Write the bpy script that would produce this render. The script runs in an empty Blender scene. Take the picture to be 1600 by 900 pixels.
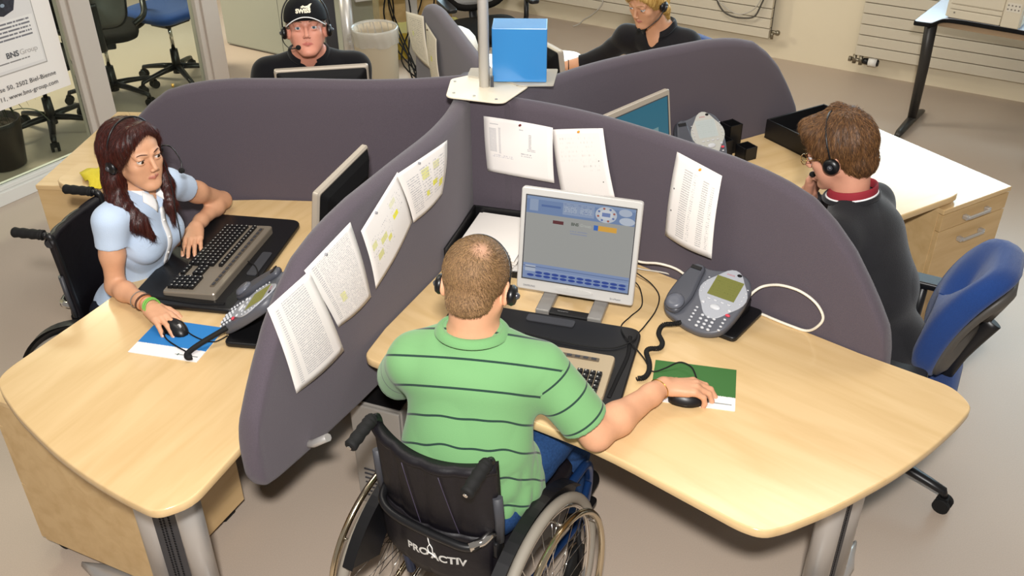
import bpy, math, random
import numpy as np
from mathutils import Vector, Matrix

random.seed(7)
PI = math.pi
SC = bpy.context.scene
COL = SC.collection

# ------------------------------------------------------------------ camera
cam_data = bpy.data.cameras.new('camera')
cam_data.sensor_width = 36.0
cam_data.lens = 1476.3 * 36.0 / 1600.0
cam_data.clip_start = 0.05
cam = bpy.data.objects.new('camera', cam_data)
COL.objects.link(cam)
_yaw, _pitch, _roll = 0.0155, 0.5710, -0.0065
_fw = Vector((math.sin(_yaw) * math.cos(_pitch), math.cos(_yaw) * math.cos(_pitch), -math.sin(_pitch)))
_r = Vector((math.cos(_yaw), -math.sin(_yaw), 0.0))
_u = _r.cross(_fw)
_r2 = _r * math.cos(_roll) + _u * math.sin(_roll)
_u2 = -_r * math.sin(_roll) + _u * math.cos(_roll)
_m = Matrix((_r2, _u2, -_fw)).transposed().to_4x4()
_m.translation = Vector((0.0, -3.2167, 2.4156))
cam.matrix_world = _m
SC.camera = cam

# ------------------------------------------------------------------ view, world, lights
SC.view_settings.view_transform = 'Standard'
SC.view_settings.look = 'None'
SC.view_settings.exposure = 0.0
SC.view_settings.gamma = 1.0
SC.view_settings.use_curve_mapping = False

world = bpy.data.worlds.new('room_light')
SC.world = world
world.use_nodes = True
world.node_tree.nodes['Background'].inputs[0].default_value = (1.0, 0.93, 0.86, 1)
world.node_tree.nodes['Background'].inputs[1].default_value = 0.27


def area_light(name, loc, target, sx, sy, power, color):
    d = bpy.data.lights.new(name, 'AREA')
    d.shape = 'RECTANGLE'
    d.size, d.size_y = sx, sy
    d.energy = power
    d.color = color
    o = bpy.data.objects.new(name, d)
    COL.objects.link(o)
    o.location = loc
    o.rotation_euler = (Vector(target) - Vector(loc)).to_track_quat('-Z', 'Y').to_euler()
    return o


# the photographer's flash, just above the camera
area_light('flash', (0.0, -3.38, 2.86), (0.0, 0.6, 0.6), 0.16, 0.12, 140.0, (1.0, 0.965, 0.93))
# ceiling luminaires of the office
area_light('ceiling_lamp', (-0.9, -0.6, 2.95), (-0.9, -0.6, 0), 1.5, 0.5, 20.0, (1.0, 0.93, 0.82))
area_light('ceiling_lamp', (1.4, 0.4, 2.95), (1.4, 0.4, 0), 1.5, 0.5, 20.0, (1.0, 0.93, 0.82))
area_light('ceiling_lamp', (0.2, 2.4, 2.95), (0.2, 2.4, 0), 1.5, 0.5, 36.0, (1.0, 0.93, 0.82))
area_light('ceiling_lamp', (-3.4, 3.2, 2.95), (-3.4, 3.2, 0), 1.5, 0.5, 130.0, (1.0, 0.91, 0.70))


# ------------------------------------------------------------------ helpers: materials
def lin(c):
    if isinstance(c, str):
        c = c.lstrip('#')
        c = [int(c[i:i + 2], 16) / 255 for i in (0, 2, 4)]
    return tuple(x / 12.92 if x <= 0.04045 else ((x + 0.055) / 1.055) ** 2.4 for x in c) + (1.0,)


MATS = {}


def mat(name, col, rough=0.5, metal=0.0, spec=0.5, noise=None, bump=None, coat=0.0, emit=0.0, trans=0.0, alpha=1.0, sheen=0.0, stretch=(1, 1, 1)):
    """noise = (scale, amount, detail): colour variation; bump = (scale, strength)"""
    if name in MATS:
        return MATS[name]
    m = bpy.data.materials.new(name)
    m.use_nodes = True
    nt = m.node_tree
    b = nt.nodes['Principled BSDF']
    b.inputs['Base Color'].default_value = lin(col)
    b.inputs['Roughness'].default_value = rough
    b.inputs['Metallic'].default_value = metal
    b.inputs['Specular IOR Level'].default_value = spec
    b.inputs['Coat Weight'].default_value = coat
    b.inputs['Coat Roughness'].default_value = 0.12
    b.inputs['Transmission Weight'].default_value = trans
    b.inputs['Alpha'].default_value = alpha
    b.inputs['Sheen Weight'].default_value = sheen
    if emit:
        b.inputs['Emission Color'].default_value = lin(col)
        b.inputs['Emission Strength'].default_value = emit
    if noise or bump:
        tc = nt.nodes.new('ShaderNodeTexCoord')
        mp = nt.nodes.new('ShaderNodeMapping')
        mp.inputs['Scale'].default_value = stretch
        nt.links.new(tc.outputs['Object'], mp.inputs[0])
    if noise:
        n = nt.nodes.new('ShaderNodeTexNoise')
        n.inputs['Scale'].default_value = noise[0]
        n.inputs['Detail'].default_value = noise[2] if len(noise) > 2 else 4
        nt.links.new(mp.outputs[0], n.inputs['Vector'])
        r = nt.nodes.new('ShaderNodeMapRange')
        r.inputs[1].default_value = 0.3
        r.inputs[2].default_value = 0.7
        r.inputs[3].default_value = 1 - noise[1]
        r.inputs[4].default_value = 1 + noise[1]
        nt.links.new(n.outputs['Fac'], r.inputs[0])
        h = nt.nodes.new('ShaderNodeHueSaturation')
        h.inputs['Color'].default_value = lin(col)
        nt.links.new(r.outputs[0], h.inputs['Value'])
        nt.links.new(h.outputs[0], b.inputs['Base Color'])
    if bump:
        n2 = nt.nodes.new('ShaderNodeTexNoise')
        n2.inputs['Scale'].default_value = bump[0]
        n2.inputs['Detail'].default_value = 3
        nt.links.new(mp.outputs[0], n2.inputs['Vector'])
        bp = nt.nodes.new('ShaderNodeBump')
        bp.inputs['Strength'].default_value = bump[1]
        bp.inputs['Distance'].default_value = 0.002
        nt.links.new(n2.outputs['Fac'], bp.inputs['Height'])
        nt.links.new(bp.outputs[0], b.inputs['Normal'])
    MATS[name] = m
    return m


def uv_mat(name, base, rects=(), text=(), rough=0.7, emit=0.0, spec=0.3):
    """flat printed surface: rects (u0,v0,u1,v1,colour[,round]) ; text (u0,v0,u1,v1,lines,colour[,density]) in UV space"""
    m = bpy.data.materials.new(name)
    m.use_nodes = True
    nt = m.node_tree
    b = nt.nodes['Principled BSDF']
    b.inputs['Roughness'].default_value = rough
    b.inputs['Specular IOR Level'].default_value = spec
    uv = nt.nodes.new('ShaderNodeUVMap')
    sp = nt.nodes.new('ShaderNodeSeparateXYZ')
    nt.links.new(uv.outputs[0], sp.inputs[0])

    def math_(op, a, c=None, d=None):
        n = nt.nodes.new('ShaderNodeMath')
        n.operation = op
        for i, v in enumerate((a, c, d)):
            if v is None:
                continue
            if isinstance(v, (int, float)):
                n.inputs[i].default_value = v
            else:
                nt.links.new(v, n.inputs[i])
        return n.outputs[0]

    U, V = sp.outputs[0], sp.outputs[1]

    def mask(u0, v0, u1, v1, rnd=False):
        cu, cv, hu, hv = (u0 + u1) / 2, (v0 + v1) / 2, (u1 - u0) / 2, (v1 - v0) / 2
        a = math_('DIVIDE', math_('SUBTRACT', U, cu), hu)
        c = math_('DIVIDE', math_('SUBTRACT', V, cv), hv)
        if rnd:
            return math_('LESS_THAN', math_('ADD', math_('MULTIPLY', a, a), math_('MULTIPLY', c, c)), 1.0)
        return math_('LESS_THAN', math_('MAXIMUM', math_('ABSOLUTE', a), math_('ABSOLUTE', c)), 1.0)

    cur = None

    def over(fac, col):
        nonlocal cur
        mx = nt.nodes.new('ShaderNodeMix')
        mx.data_type = 'RGBA'
        nt.links.new(fac, mx.inputs[0])
        if cur is None:
            mx.inputs[6].default_value = lin(base)
        else:
            nt.links.new(cur, mx.inputs[6])
        mx.inputs[7].default_value = lin(col)
        cur = mx.outputs[2]

    for r in rects:
        over(mask(*r[:4], rnd=len(r) > 5 and r[5]), r[4])
    for t in text:
        mk = mask(*t[:4])
        lines = t[4]
        ph = math_('FRACT', math_('MULTIPLY', math_('DIVIDE', math_('SUBTRACT', V, t[1]), (t[3] - t[1])), lines))
        row = math_('MULTIPLY', math_('GREATER_THAN', ph, 0.30), math_('LESS_THAN', ph, 0.75))
        nz = nt.nodes.new('ShaderNodeTexNoise')
        nz.inputs['Scale'].default_value = 1.0
        nz.inputs['Detail'].default_value = 2.0
        cx = nt.nodes.new('ShaderNodeCombineXYZ')
        rown = math_('FLOOR', math_('MULTIPLY', math_('DIVIDE', math_('SUBTRACT', V, t[1]), (t[3] - t[1])), lines))
        nt.links.new(math_('MULTIPLY', U, 70.0), cx.inputs[0])
        nt.links.new(math_('MULTIPLY', rown, 7.31), cx.inputs[1])
        nt.links.new(cx.outputs[0], nz.inputs['Vector'])
        den = t[6] if len(t) > 6 else 0.5
        ink = math_('GREATER_THAN', nz.outputs['Fac'], 1 - den)
        over(math_('MULTIPLY', math_('MULTIPLY', mk, row), ink), t[5])
    if cur is None:
        b.inputs['Base Color'].default_value = lin(base)
    else:
        if emit:
            b.inputs['Base Color'].default_value = (.012, .012, .014, 1)
            nt.links.new(cur, b.inputs['Emission Color'])
            b.inputs['Emission Strength'].default_value = emit
        else:
            nt.links.new(cur, b.inputs['Base Color'])
    return m


# ------------------------------------------------------------------ helpers: meshes
def rotz(a):
    return Matrix.Rotation(a, 4, 'Z')


def T(x, y, z):
    return Matrix.Translation((x, y, z))


class MB:
    def __init__(self, xf=None):
        self.v, self.f, self.mi, self.uv, self.sm = [], [], [], {}, []
        self.xf = xf or Matrix.Identity(4)
        self.cur = 0

    def add(self, vs, fs, smooth=False, xf=None):
        M_ = self.xf @ xf if xf is not None else self.xf
        o = len(self.v)
        self.v += [tuple(M_ @ Vector(p)) for p in vs]
        for f in fs:
            self.f.append(tuple(i + o for i in f))
            self.mi.append(self.cur)
            self.sm.append(smooth)
        return self

    def box(self, c, s, rz=0.0, xf=None, taper=1.0):
        x, y, z = s[0] / 2, s[1] / 2, s[2] / 2
        vs = [(-x, -y, -z), (x, -y, -z), (x, y, -z), (-x, y, -z)]
        vs += [(a * taper, b * taper, z) for a, b, _ in vs]
        m = T(*c) @ rotz(rz)
        if xf is not None:
            m = xf @ m
        return self.add(vs, [(3, 2, 1, 0), (4, 5, 6, 7), (0, 1, 5, 4), (1, 2, 6, 5), (2, 3, 7, 6), (3, 0, 4, 7)], xf=m)

    def box2(self, lo, hi, **k):
        return self.box([(a + b) / 2 for a, b in zip(lo, hi)], [b - a for a, b in zip(lo, hi)], **k)

    def prism(self, pts, z0, z1, smooth=False, chamfer=0.0):
        n = len(pts)
        if sum(pts[i][0] * pts[(i + 1) % n][1] - pts[(i + 1) % n][0] * pts[i][1] for i in range(n)) < 0:
            pts = pts[::-1]
        rings = [(z0, 0.0), (z1, 0.0)]
        if chamfer:
            c = chamfer
            rings = [(z0, c), (z0 + c * .4, c * .4), (z0 + c, 0), (z1 - c, 0), (z1 - c * .4, c * .35), (z1, c)]
        vs = []
        cx = [Vector((p[0], p[1])) for p in pts]
        nrm = []
        for i in range(n):
            a, b, d = cx[i - 1], cx[i], cx[(i + 1) % n]
            t = ((b - a).normalized() + (d - b).normalized())
            t = t.normalized() if t.length > 1e-6 else (b - a).normalized()
            nrm.append(Vector((t.y, -t.x)))
        for z, ins in rings:
            vs += [(p.x - q.x * ins, p.y - q.y * ins, z) for p, q in zip(cx, nrm)]
        fs = [tuple(range(n))[::-1], tuple(range((len(rings) - 1) * n, len(rings) * n))]
        self.add(vs, [], smooth)
        o = len(self.v) - len(vs)
        for k in range(len(rings) - 1):
            for i in range(n):
                j = (i + 1) % n
                self.f.append((o + k * n + i, o + k * n + j, o + (k + 1) * n + j, o + (k + 1) * n + i))
                self.mi.append(self.cur)
                self.sm.append(bool(chamfer) or smooth)
        for f in fs:
            self.f.append(tuple(o + i for i in f))
            self.mi.append(self.cur)
            self.sm.append(False)
        return self

    def ring_loft(self, rings, closed_ends=True, smooth=True, loop=False):
        n = len(rings[0])
        vs = [p for r in rings for p in r]
        fs = []
        R_ = len(rings)
        for k in range(R_ if loop else R_ - 1):
            k2 = (k + 1) % R_
            for i in range(n):
                j = (i + 1) % n
                fs.append((k * n + i, k * n + j, k2 * n + j, k2 * n + i))
        self.add(vs, fs, smooth)
        if closed_ends and not loop:
            o = len(self.v) - len(vs)
            self.f.append(tuple(o + i for i in range(n))[::-1])
            self.f.append(tuple(o + (R_ - 1) * n + i for i in range(n)))
            self.mi += [self.cur] * 2
            self.sm += [False] * 2
        return self

    def tube(self, pts, r, seg=10, loop=False, smooth=True, flat=1.0):
        P = [Vector(p) for p in pts]
        n = len(P)
        rr = r if isinstance(r, (list, tuple)) else [r] * n
        up = None
        rings = []
        for i in range(n):
            if loop:
                t = P[(i + 1) % n] - P[i - 1]
            else:
                t = P[min(i + 1, n - 1)] - P[max(i - 1, 0)]
            if t.length < 1e-9:
                t = Vector((0, 0, 1))
            t.normalize()
            if up is None:
                up = t.orthogonal().normalized() if abs(t.z) > 0.9 else Vector((0, 0, 1)) - t * t.z
                up.normalize()
            else:
                up = up - t * up.dot(t)
                if up.length < 1e-6:
                    up = t.orthogonal()
                up.normalize()
            s = t.cross(up)
            rings.append([tuple(P[i] + (s * math.cos(2 * PI * k / seg) + up * (math.sin(2 * PI * k / seg) * flat)) * rr[i]) for k in range(seg)])
        return self.ring_loft(rings, smooth=smooth, loop=loop)

    def cyl(self, a, b, r0, r1=None, seg=20):
        return self.tube([a, b], [r0, r0 if r1 is None else r1], seg)

    def lathe(self, prof, seg=32, c=(0, 0, 0), xf=None):
        rings = [[(c[0] + r * math.cos(2 * PI * k / seg), c[1] + r * math.sin(2 * PI * k / seg), c[2] + z) for k in range(seg)] for r, z in prof]
        old = self.xf
        if xf is not None:
            self.xf = self.xf @ xf
        self.ring_loft(rings)
        self.xf = old
        return self

    def ball(self, c, r, seg=16, xf=None, rot=None):
        r = (r, r, r) if isinstance(r, (int, float)) else r
        rings = []
        h = seg // 2
        R3 = rot or Matrix.Identity(3)
        for i in range(h + 1):
            a = -PI / 2 + PI * i / h
            a = max(min(a, PI / 2 - 0.02), -PI / 2 + 0.02)
            rings.append([tuple(Vector(c) + R3 @ Vector((r[0] * math.cos(a) * math.cos(2 * PI * k / seg), r[1] * math.cos(a) * math.sin(2 * PI * k / seg), r[2] * math.sin(a)))) for k in range(seg)])
        return self.ring_loft(rings)

    def quad(self, pts, uv=True):
        o = len(self.v)
        self.v += [tuple(self.xf @ Vector(p)) for p in pts]
        self.uv[len(self.f)] = [(0, 0), (1, 0), (1, 1), (0, 1)]
        self.f.append((o, o + 1, o + 2, o + 3))
        self.mi.append(self.cur)
        self.sm.append(False)
        return self

    def build(self, name, mats, parent=None, bevel=0.0, seg=2, kind=None, solid=0.0, subsurf=0):
        me = bpy.data.meshes.new(name)
        me.from_pydata(self.v, [], self.f)
        mats = mats if isinstance(mats, (list, tuple)) else [mats]
        for m in mats:
            me.materials.append(m)
        me.polygons.foreach_set('material_index', self.mi)
        me.polygons.foreach_set('use_smooth', self.sm)
        if self.uv:
            l = me.uv_layers.new(name='UVMap')
            for fi, uvs in self.uv.items():
                for li, c in zip(me.polygons[fi].loop_indices, uvs):
                    l.data[li].uv = c
        me.update()
        o = bpy.data.objects.new(name, me)
        COL.objects.link(o)
        if parent is not None:
            o.parent = parent
        if solid:
            md = o.modifiers.new('solid', 'SOLIDIFY')
            md.thickness = solid
            md.offset = 0
        if bevel:
            md = o.modifiers.new('bevel', 'BEVEL')
            md.width = bevel
            md.segments = seg
            md.limit_method = 'ANGLE'
            md.angle_limit = math.radians(40)
            md.harden_normals = False
        if subsurf:
            md = o.modifiers.new('sub', 'SUBSURF')
            md.levels = md.render_levels = subsurf
        if kind:
            o['kind'] = kind
        return o


def thing(name, label, cat, loc=(0, 0, 0), rz=0.0, group=None):
    o = bpy.data.objects.new(name, None)
    COL.objects.link(o)
    o.empty_display_size = 0.1
    o.location = loc
    o.rotation_euler = (0, 0, rz)
    return tag(o, label, cat, group)


def tag(o, label, cat, group=None):
    o['label'] = label
    o['category'] = cat
    if group:
        o['group'] = group
    return o


def spline(pts, n=8, loop=False):
    P = [np.array(p, float) for p in pts]
    out = []
    N = len(P)
    for i in range(N if loop else N - 1):
        if loop:
            a, b, c, d = P[i - 1], P[i], P[(i + 1) % N], P[(i + 2) % N]
        else:
            a, b, c, d = P[max(i - 1, 0)], P[i], P[i + 1], P[min(i + 2, N - 1)]
        for k in range(n):
            t = k / n
            out.append(tuple(0.5 * ((2 * b) + (-a + c) * t + (2 * a - 5 * b + 4 * c - d) * t * t + (-a + 3 * b - 3 * c + d) * t ** 3)))
    if not loop:
        out.append(tuple(P[-1]))
    return out


def round_poly(pts, r, n=6):
    """round every corner of a 2-D polygon; r a number or one radius per corner"""
    out = []
    N = len(pts)
    for i in range(N):
        a, b, c = (Vector(pts[j][:2]) for j in (i - 1, i, (i + 1) % N))
        ri = r[i] if isinstance(r, (list, tuple)) else r
        if ri <= 0:
            out.append((b.x, b.y))
            continue
        d1, d2 = (a - b), (c - b)
        l = min(ri, d1.length * .49, d2.length * .49)
        p, q = b + d1.normalized() * l, b + d2.normalized() * l
        for k in range(n + 1):
            t = k / n
            s = p * (1 - t) ** 2 + b * 2 * t * (1 - t) + q * t * t
            out.append((s.x, s.y))
    return out


def rrect(w, h, r, n=5, c=(0, 0)):
    return round_poly([(c[0] - w / 2, c[1] - h / 2), (c[0] + w / 2, c[1] - h / 2), (c[0] + w / 2, c[1] + h / 2), (c[0] - w / 2, c[1] + h / 2)], r, n)


def text_mesh(s, size, mt, parent, xf, name='lettering', extrude=0.0004, align='LEFT', space=1.0, wrap=None, bold=0.0):
    cu = bpy.data.curves.new('txt', 'FONT')
    cu.body = s
    cu.size = size
    cu.extrude = extrude
    cu.offset = bold
    cu.align_x = align
    cu.space_character = space
    cu.resolution_u = 3
    tmp = bpy.data.objects.new('txt', cu)
    COL.objects.link(tmp)
    dg = bpy.context.evaluated_depsgraph_get()
    me = bpy.data.meshes.new_from_object(tmp.evaluated_get(dg))
    bpy.data.objects.remove(tmp)
    me.materials.clear()
    me.materials.append(mt)
    for v in me.vertices:
        p = xf @ v.co if wrap is None else wrap(v.co)
        v.co = p
    me.name = name
    o = bpy.data.objects.new(name, me)
    COL.objects.link(o)
    o.parent = parent
    return o

# ------------------------------------------------------------------ materials
m_floor = mat('vinyl_floor', '#baaa9a', 0.42, spec=0.4, noise=(260, 0.05, 2), bump=(300, 0.05))
m_wall = mat('cream_paint', '#e2d6bb', 0.8, noise=(3, 0.02, 3), bump=(150, 0.05))
m_post = mat('post_grey', '#bdb3a9', 0.45)
m_rad = mat('radiator_enamel', '#cfc6b2', 0.4)
m_radgap = mat('radiator_gap', '#4b4540', 0.8)
m_frame = mat('window_frame', '#d8d6d0', 0.4)


def glass_mat(name, tint, refl=1.45):
    m = bpy.data.materials.new(name)
    m.use_nodes = True
    nt = m.node_tree
    nt.nodes.clear()
    out = nt.nodes.new('ShaderNodeOutputMaterial')
    mx = nt.nodes.new('ShaderNodeMixShader')
    tr = nt.nodes.new('ShaderNodeBsdfTransparent')
    gl = nt.nodes.new('ShaderNodeBsdfGlossy')
    fr = nt.nodes.new('ShaderNodeFresnel')
    tr.inputs[0].default_value = lin(tint)
    gl.inputs['Roughness'].default_value = 0.02
    fr.inputs[0].default_value = refl
    nt.links.new(fr.outputs[0], mx.inputs[0])
    nt.links.new(tr.outputs[0], mx.inputs[1])
    nt.links.new(gl.outputs[0], mx.inputs[2])
    nt.links.new(mx.outputs[0], out.inputs[0])
    return m


m_glass = glass_mat('glass', '#f2f8f3', 1.18)
m_fab = mat('partition_fabric', '#564e56', 0.95, spec=0.15, noise=(420, 0.10, 3), bump=(700, 0.5), sheen=0.18)
m_wood = None
m_black = mat('black_plastic', '#121214', 0.38, spec=0.45)
m_blackmat = mat('black_matt', '#0c0c0e', 0.7, spec=0.25)
m_rubber = mat('black_rubber', '#141414', 0.75, spec=0.3)
m_alu = mat('brushed_aluminium', '#c4c1bd', 0.34, metal=0.55)
m_silver = mat('silver_plastic', '#c9c7c4', 0.38, metal=0.15)
m_chrome = mat('chrome', '#dedbd6', 0.08, metal=1.0)
m_white = mat('white_plastic', '#e9e6df', 0.45)
m_darkgrey = mat('dark_grey_plastic', '#3a3b40', 0.5)
m_paper = mat('paper', '#f1ece6', 0.85, spec=0.2)
m_skirt = mat('dark_metal', '#2b2928', 0.5, metal=0.4)


def wood_mat(name, col, dark, rough=0.32):
    m = bpy.data.materials.new(name)
    m.use_nodes = True
    nt = m.node_tree
    b = nt.nodes['Principled BSDF']
    tc = nt.nodes.new('ShaderNodeTexCoord')
    mp = nt.nodes.new('ShaderNodeMapping')
    mp.inputs['Scale'].default_value = (1.2, 9.0, 9.0)
    nt.links.new(tc.outputs['Object'], mp.inputs[0])
    n = nt.nodes.new('ShaderNodeTexNoise')
    n.inputs['Scale'].default_value = 2.2
    n.inputs['Detail'].default_value = 6
    n.inputs['Distortion'].default_value = 0.5
    nt.links.new(mp.outputs[0], n.inputs['Vector'])
    cr = nt.nodes.new('ShaderNodeValToRGB')
    cr.color_ramp.elements[0].position = 0.30
    cr.color_ramp.elements[0].color = lin(dark)
    cr.color_ramp.elements[1].position = 0.62
    cr.color_ramp.elements[1].color = lin(col)
    nt.links.new(n.outputs['Fac'], cr.inputs[0])
    nt.links.new(cr.outputs[0], b.inputs['Base Color'])
    b.inputs['Roughness'].default_value = rough
    b.inputs['Specular IOR Level'].default_value = 0.5
    return m


m_wood = wood_mat('maple_laminate', '#dabc8c', '#d0b07e', .17)
m_edge = mat('maple_edge', '#d3ac6f', 0.45)
m_cab = wood_mat('maple_cabinet', '#d2b382', '#c5a472', 0.42)

# ------------------------------------------------------------------ the room
MB().box2((-6.5, -5, -0.1), (6.5, 9, 0)).build('floor', m_floor, kind='structure')

WX = T(1.2, 4.32, 0) @ rotz(math.atan2(-0.549, 0.836))     # local x runs along the back wall, y points outside
WIN = [(-2.9, 0.75), (1.68, 4.6)]
b = MB(WX)
zs, zt = 1.02, 2.55
b.box2((-5, 0, 0), (5.5, 0.3, zs))
b.box2((-5, 0, zt), (5.5, 0.3, 2.96))
for x0, x1 in ((-5, WIN[0][0]), (WIN[0][1], WIN[1][0]), (WIN[1][1], 5.5)):
    b.box2((x0, 0, zs), (x1, 0.3, zt))
b.build('wall_back', m_wall, kind='structure')
b = MB(WX)
b.box2((-5, -0.002, 0.0), (5.5, 0.0, 0.012))
for i, (x0, x1) in enumerate(WIN):
    b = MB(WX)
    for xa, xb in ((x0, x0 + .05), (x1 - .05, x1), ((x0 + x1) / 2 - .03, (x0 + x1) / 2 + .03)):
        b.box2((xa, .12, zs), (xb, .18, zt))
    b.box2((x0, .121, zs), (x1, .179, zs + .05)).box2((x0, .121, zt - .05), (x1, .179, zt))
    w = b.build('window_%d' % (i + 1), m_frame, kind='structure')
    MB(WX).box2((x0 + .04, .145, zs + .04), (x1 - .04, .151, zt - .04)).build('pane', m_glass, w)
    MB(WX).box2((x0 - .05, -.06, zs - .03), (x1 + .05, .12, zs)).build('window_sill', m_frame, w, bevel=.004)
    sky = bpy.data.materials.get('daylight_sky') or bpy.data.materials.new('daylight_sky')
    sky.use_nodes = True
    bs = sky.node_tree.nodes['Principled BSDF']
    bs.inputs['Base Color'].default_value = (0, 0, 0, 1)
    bs.inputs['Emission Color'].default_value = (.64, .79, 1.0, 1)
    bs.inputs['Emission Strength'].default_value = 10.0
    MB(WX).add([(x0 - .05, .34, zs - .05), (x1 + .05, .34, zs - .05), (x1 + .05, .34, zt + .05), (x0 - .05, .34, zt + .05)], [(0, 1, 2, 3)]).build('overcast_sky', sky, w)


# glass partition on the left and the room behind it
GX = T(-2.69, 1.59, 0) @ rotz(math.atan2(0.839, 0.545))
for i, (x0, x1) in enumerate(((0.52, 0.695), (1.425, 1.595), (-1.0, -.84))):
    b = MB(GX)
    b.box2((x0, -.035, 0), (x0 + .035, .035, 2.96)).box2((x0 + .045, -.045, 0), (x1, .045, 2.96))
    b.box2((x0 + .03, -.03, 0), (x0 + .05, .03, 2.96))
    b.build('trim_%d' % (i + 1), m_post, bevel=.004, kind='structure')
MB(GX).box2((-2.4, -.05, 0), (.52, .04, .075)).box2((-2.4, -.03, .075), (.52, .03, .10)).build('trim_4', m_frame, bevel=.004, kind='structure')
for i, (x0, x1) in enumerate(((-.84, .52), (.695, 1.425))):
    w = MB(GX).box2((x0, -.005, .10 if i == 0 else 0.01), (x1, .005, 2.9)).build('window_%d' % (i + 3), m_glass, kind='structure')


# ------------------------------------------------------------------ radiators
def radiator(x0, x1, z0, n, h, label):
    t = thing('radiator', label, 'radiator', WX @ Vector(((x0 + x1) / 2, -.08, z0)), math.atan2(-0.549, 0.836), 'radiators below the windows')
    w = (x1 - x0) / 2
    b = MB()
    b.box2((-w, .02, 0), (w, .04, n * h))
    b.build('back_plate', m_radgap, t)
    b = MB()
    for k in range(n):
        b.box2((-w, -.02, k * h + .003), (w, .02, (k + 1) * h - .003))
    b.build('panel', m_rad, t, bevel=.003)
    for x in (-w + .1, w - .14):
        MB().box2((x, .04, .05), (x + .04, .075, n * h - .05)).build('bracket', m_rad, t)
    return t, w


r1, w1 = radiator(-1.9, 1.05, .165, 9, .0735, 'cream slatted wall radiator left of the bare wall strip, a cable hanging over it')
b = MB().cyl((w1 + .01, 0, .05), (w1 + .06, 0, .05), .014).cyl((w1 + .02, 0, .05), (w1 + .02, 0, .00), .011).ball((w1 + .06, 0, .05), .02, 10)
b.build('valve', mat('brass_nickel', '#8d8574', .3, metal=.8), r1)
r2, w2 = radiator(1.69, 4.6, .155, 9, .0755, 'cream slatted wall radiator behind the printer table, with a white thermostat knob')
b = MB().cyl((-w2 - .035, 0, -.035), (-w2 + .06, 0, -.035), .012).cyl((-w2 + .0, 0, -.06), (-w2 + .0, 0, .0), .014).cyl((-w2 + .045, 0, -.065), (-w2 + .045, 0, .0), .014)
b.cyl((-w2 - .04, 0, -.035), (-w2 - .02, 0, -.035), .018)
b.build('valve', MATS['brass_nickel'], r2)
MB().cyl((-w2 + .062, 0, -.035), (-w2 + .10, 0, -.035), .021, .024).cyl((-w2 + .158, 0, -.035), (-w2 + .17, 0, -.035), .026, .02).build('knob_collar', m_black, r2)
MB().cyl((-w2 + .10, 0, -.035), (-w2 + .158, 0, -.035), .03, .03, 24).build('thermostat_knob', m_white, r2)

# ------------------------------------------------------------------ the five-armed desk pod
ARM = [math.radians(a) for a in (-115.61, -41.70, 29.36, 104.5, 174.49)]    # near left, near right, right, far, left


def arm_v(s):
    return .12 * max(0.0, 1 - s / .55) ** 2


def arm_frame(k):
    return rotz(ARM[k])


TOPC = [(-.2, 1.215), (.7, 1.215), (.95, 1.21), (1.07, 1.198), (1.136, 1.184), (1.215, 1.16), (1.29, 1.108), (1.36, 1.043), (1.42, .965), (1.46, .908), (1.503, .838), (1.522, .77), (1.534, .70)]
BOTC = [(-.2, .52), (.8, .53), (1.05, .545), (1.3, .568), (1.46, .590), (1.50, .602), (1.52, .622), (1.534, .66)]


def interp(tab, s):
    return float(np.interp(s, [a for a, _ in tab], [b for _, b in tab]))


def partition(k, label, s0=-.06, bend=1.0):
    th, r = .031, .029
    ss = list(np.linspace(s0, .6, 18)) + list(np.linspace(.65, 1.1, 10)) + list(np.linspace(1.12, 1.50, 26)) + [1.508, 1.515, 1.521, 1.526, 1.530, 1.533, 1.5345]
    rings = []
    for s in ss:
        d = 1.535 - s
        hw = th if d > r else th * math.sqrt(max(0.0, 1 - (1 - d / r) ** 2)) + .0008
        zt_, zb = interp(TOPC, s), interp(BOTC, s)
        rr = min(r, (zt_ - zb) / 2 - .001)
        ring = []
        nseg = 8
        for j in range(nseg + 1):
            a = PI * j / nseg
            ring.append((s, hw * math.cos(a), zt_ - rr + rr * math.sin(a)))
        for j in range(1, 8):
            ring.append((s, -hw, zt_ - rr - (zt_ - zb - 2 * rr) * j / 8))
        for j in range(nseg + 1):
            a = PI + PI * j / nseg
            ring.append((s, hw * math.cos(a), zb + rr + rr * math.sin(a)))
        for j in range(1, 8):
            ring.append((s, hw, zb + rr + (zt_ - zb - 2 * rr) * j / 8))
        v = arm_v(s) * bend
        sl = (arm_v(s + .005) * bend - v) / .005
        n = math.hypot(1, sl)
        rings.append([(p[0] + p[1] * sl / n, -v + p[1] / n, p[2]) for p in ring])
    t = thing('partition_screen', label, 'partition', (0, 0, 0), ARM[k], 'padded screens of the desk cluster')
    MB().ring_loft(rings).build('fabric_panel', m_fab, t)
    for s in (.55, 1.32):
        for q in (-1, 1):
            MB().tube([(s, q * .10, .66), (s, q * .05, .62), (s, 0, .60)], .012, 8).build('bracket', m_alu, t)
    MB().tube([(1.40, 0, .62), (1.44, -.05, .605), (1.43, -.075, .64), (1.37, -.11, .665)], .013, 8).build('bracket', m_alu, t)
    return t


partition(0, 'purple-grey padded screen running toward the viewer between the woman and the green-shirted man')
partition(1, 'purple-grey padded screen behind the silver monitor, between the green-shirted man and the man in glasses')
partition(2, 'purple-grey padded screen at upper right, between the man in glasses and the blonde person')
partition(3, 'purple-grey padded screen at the far side, right of the waste bin, seen nearly end on', bend=0.1)
partition(4, 'purple-grey padded screen running left behind the woman with red-brown hair')

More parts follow.
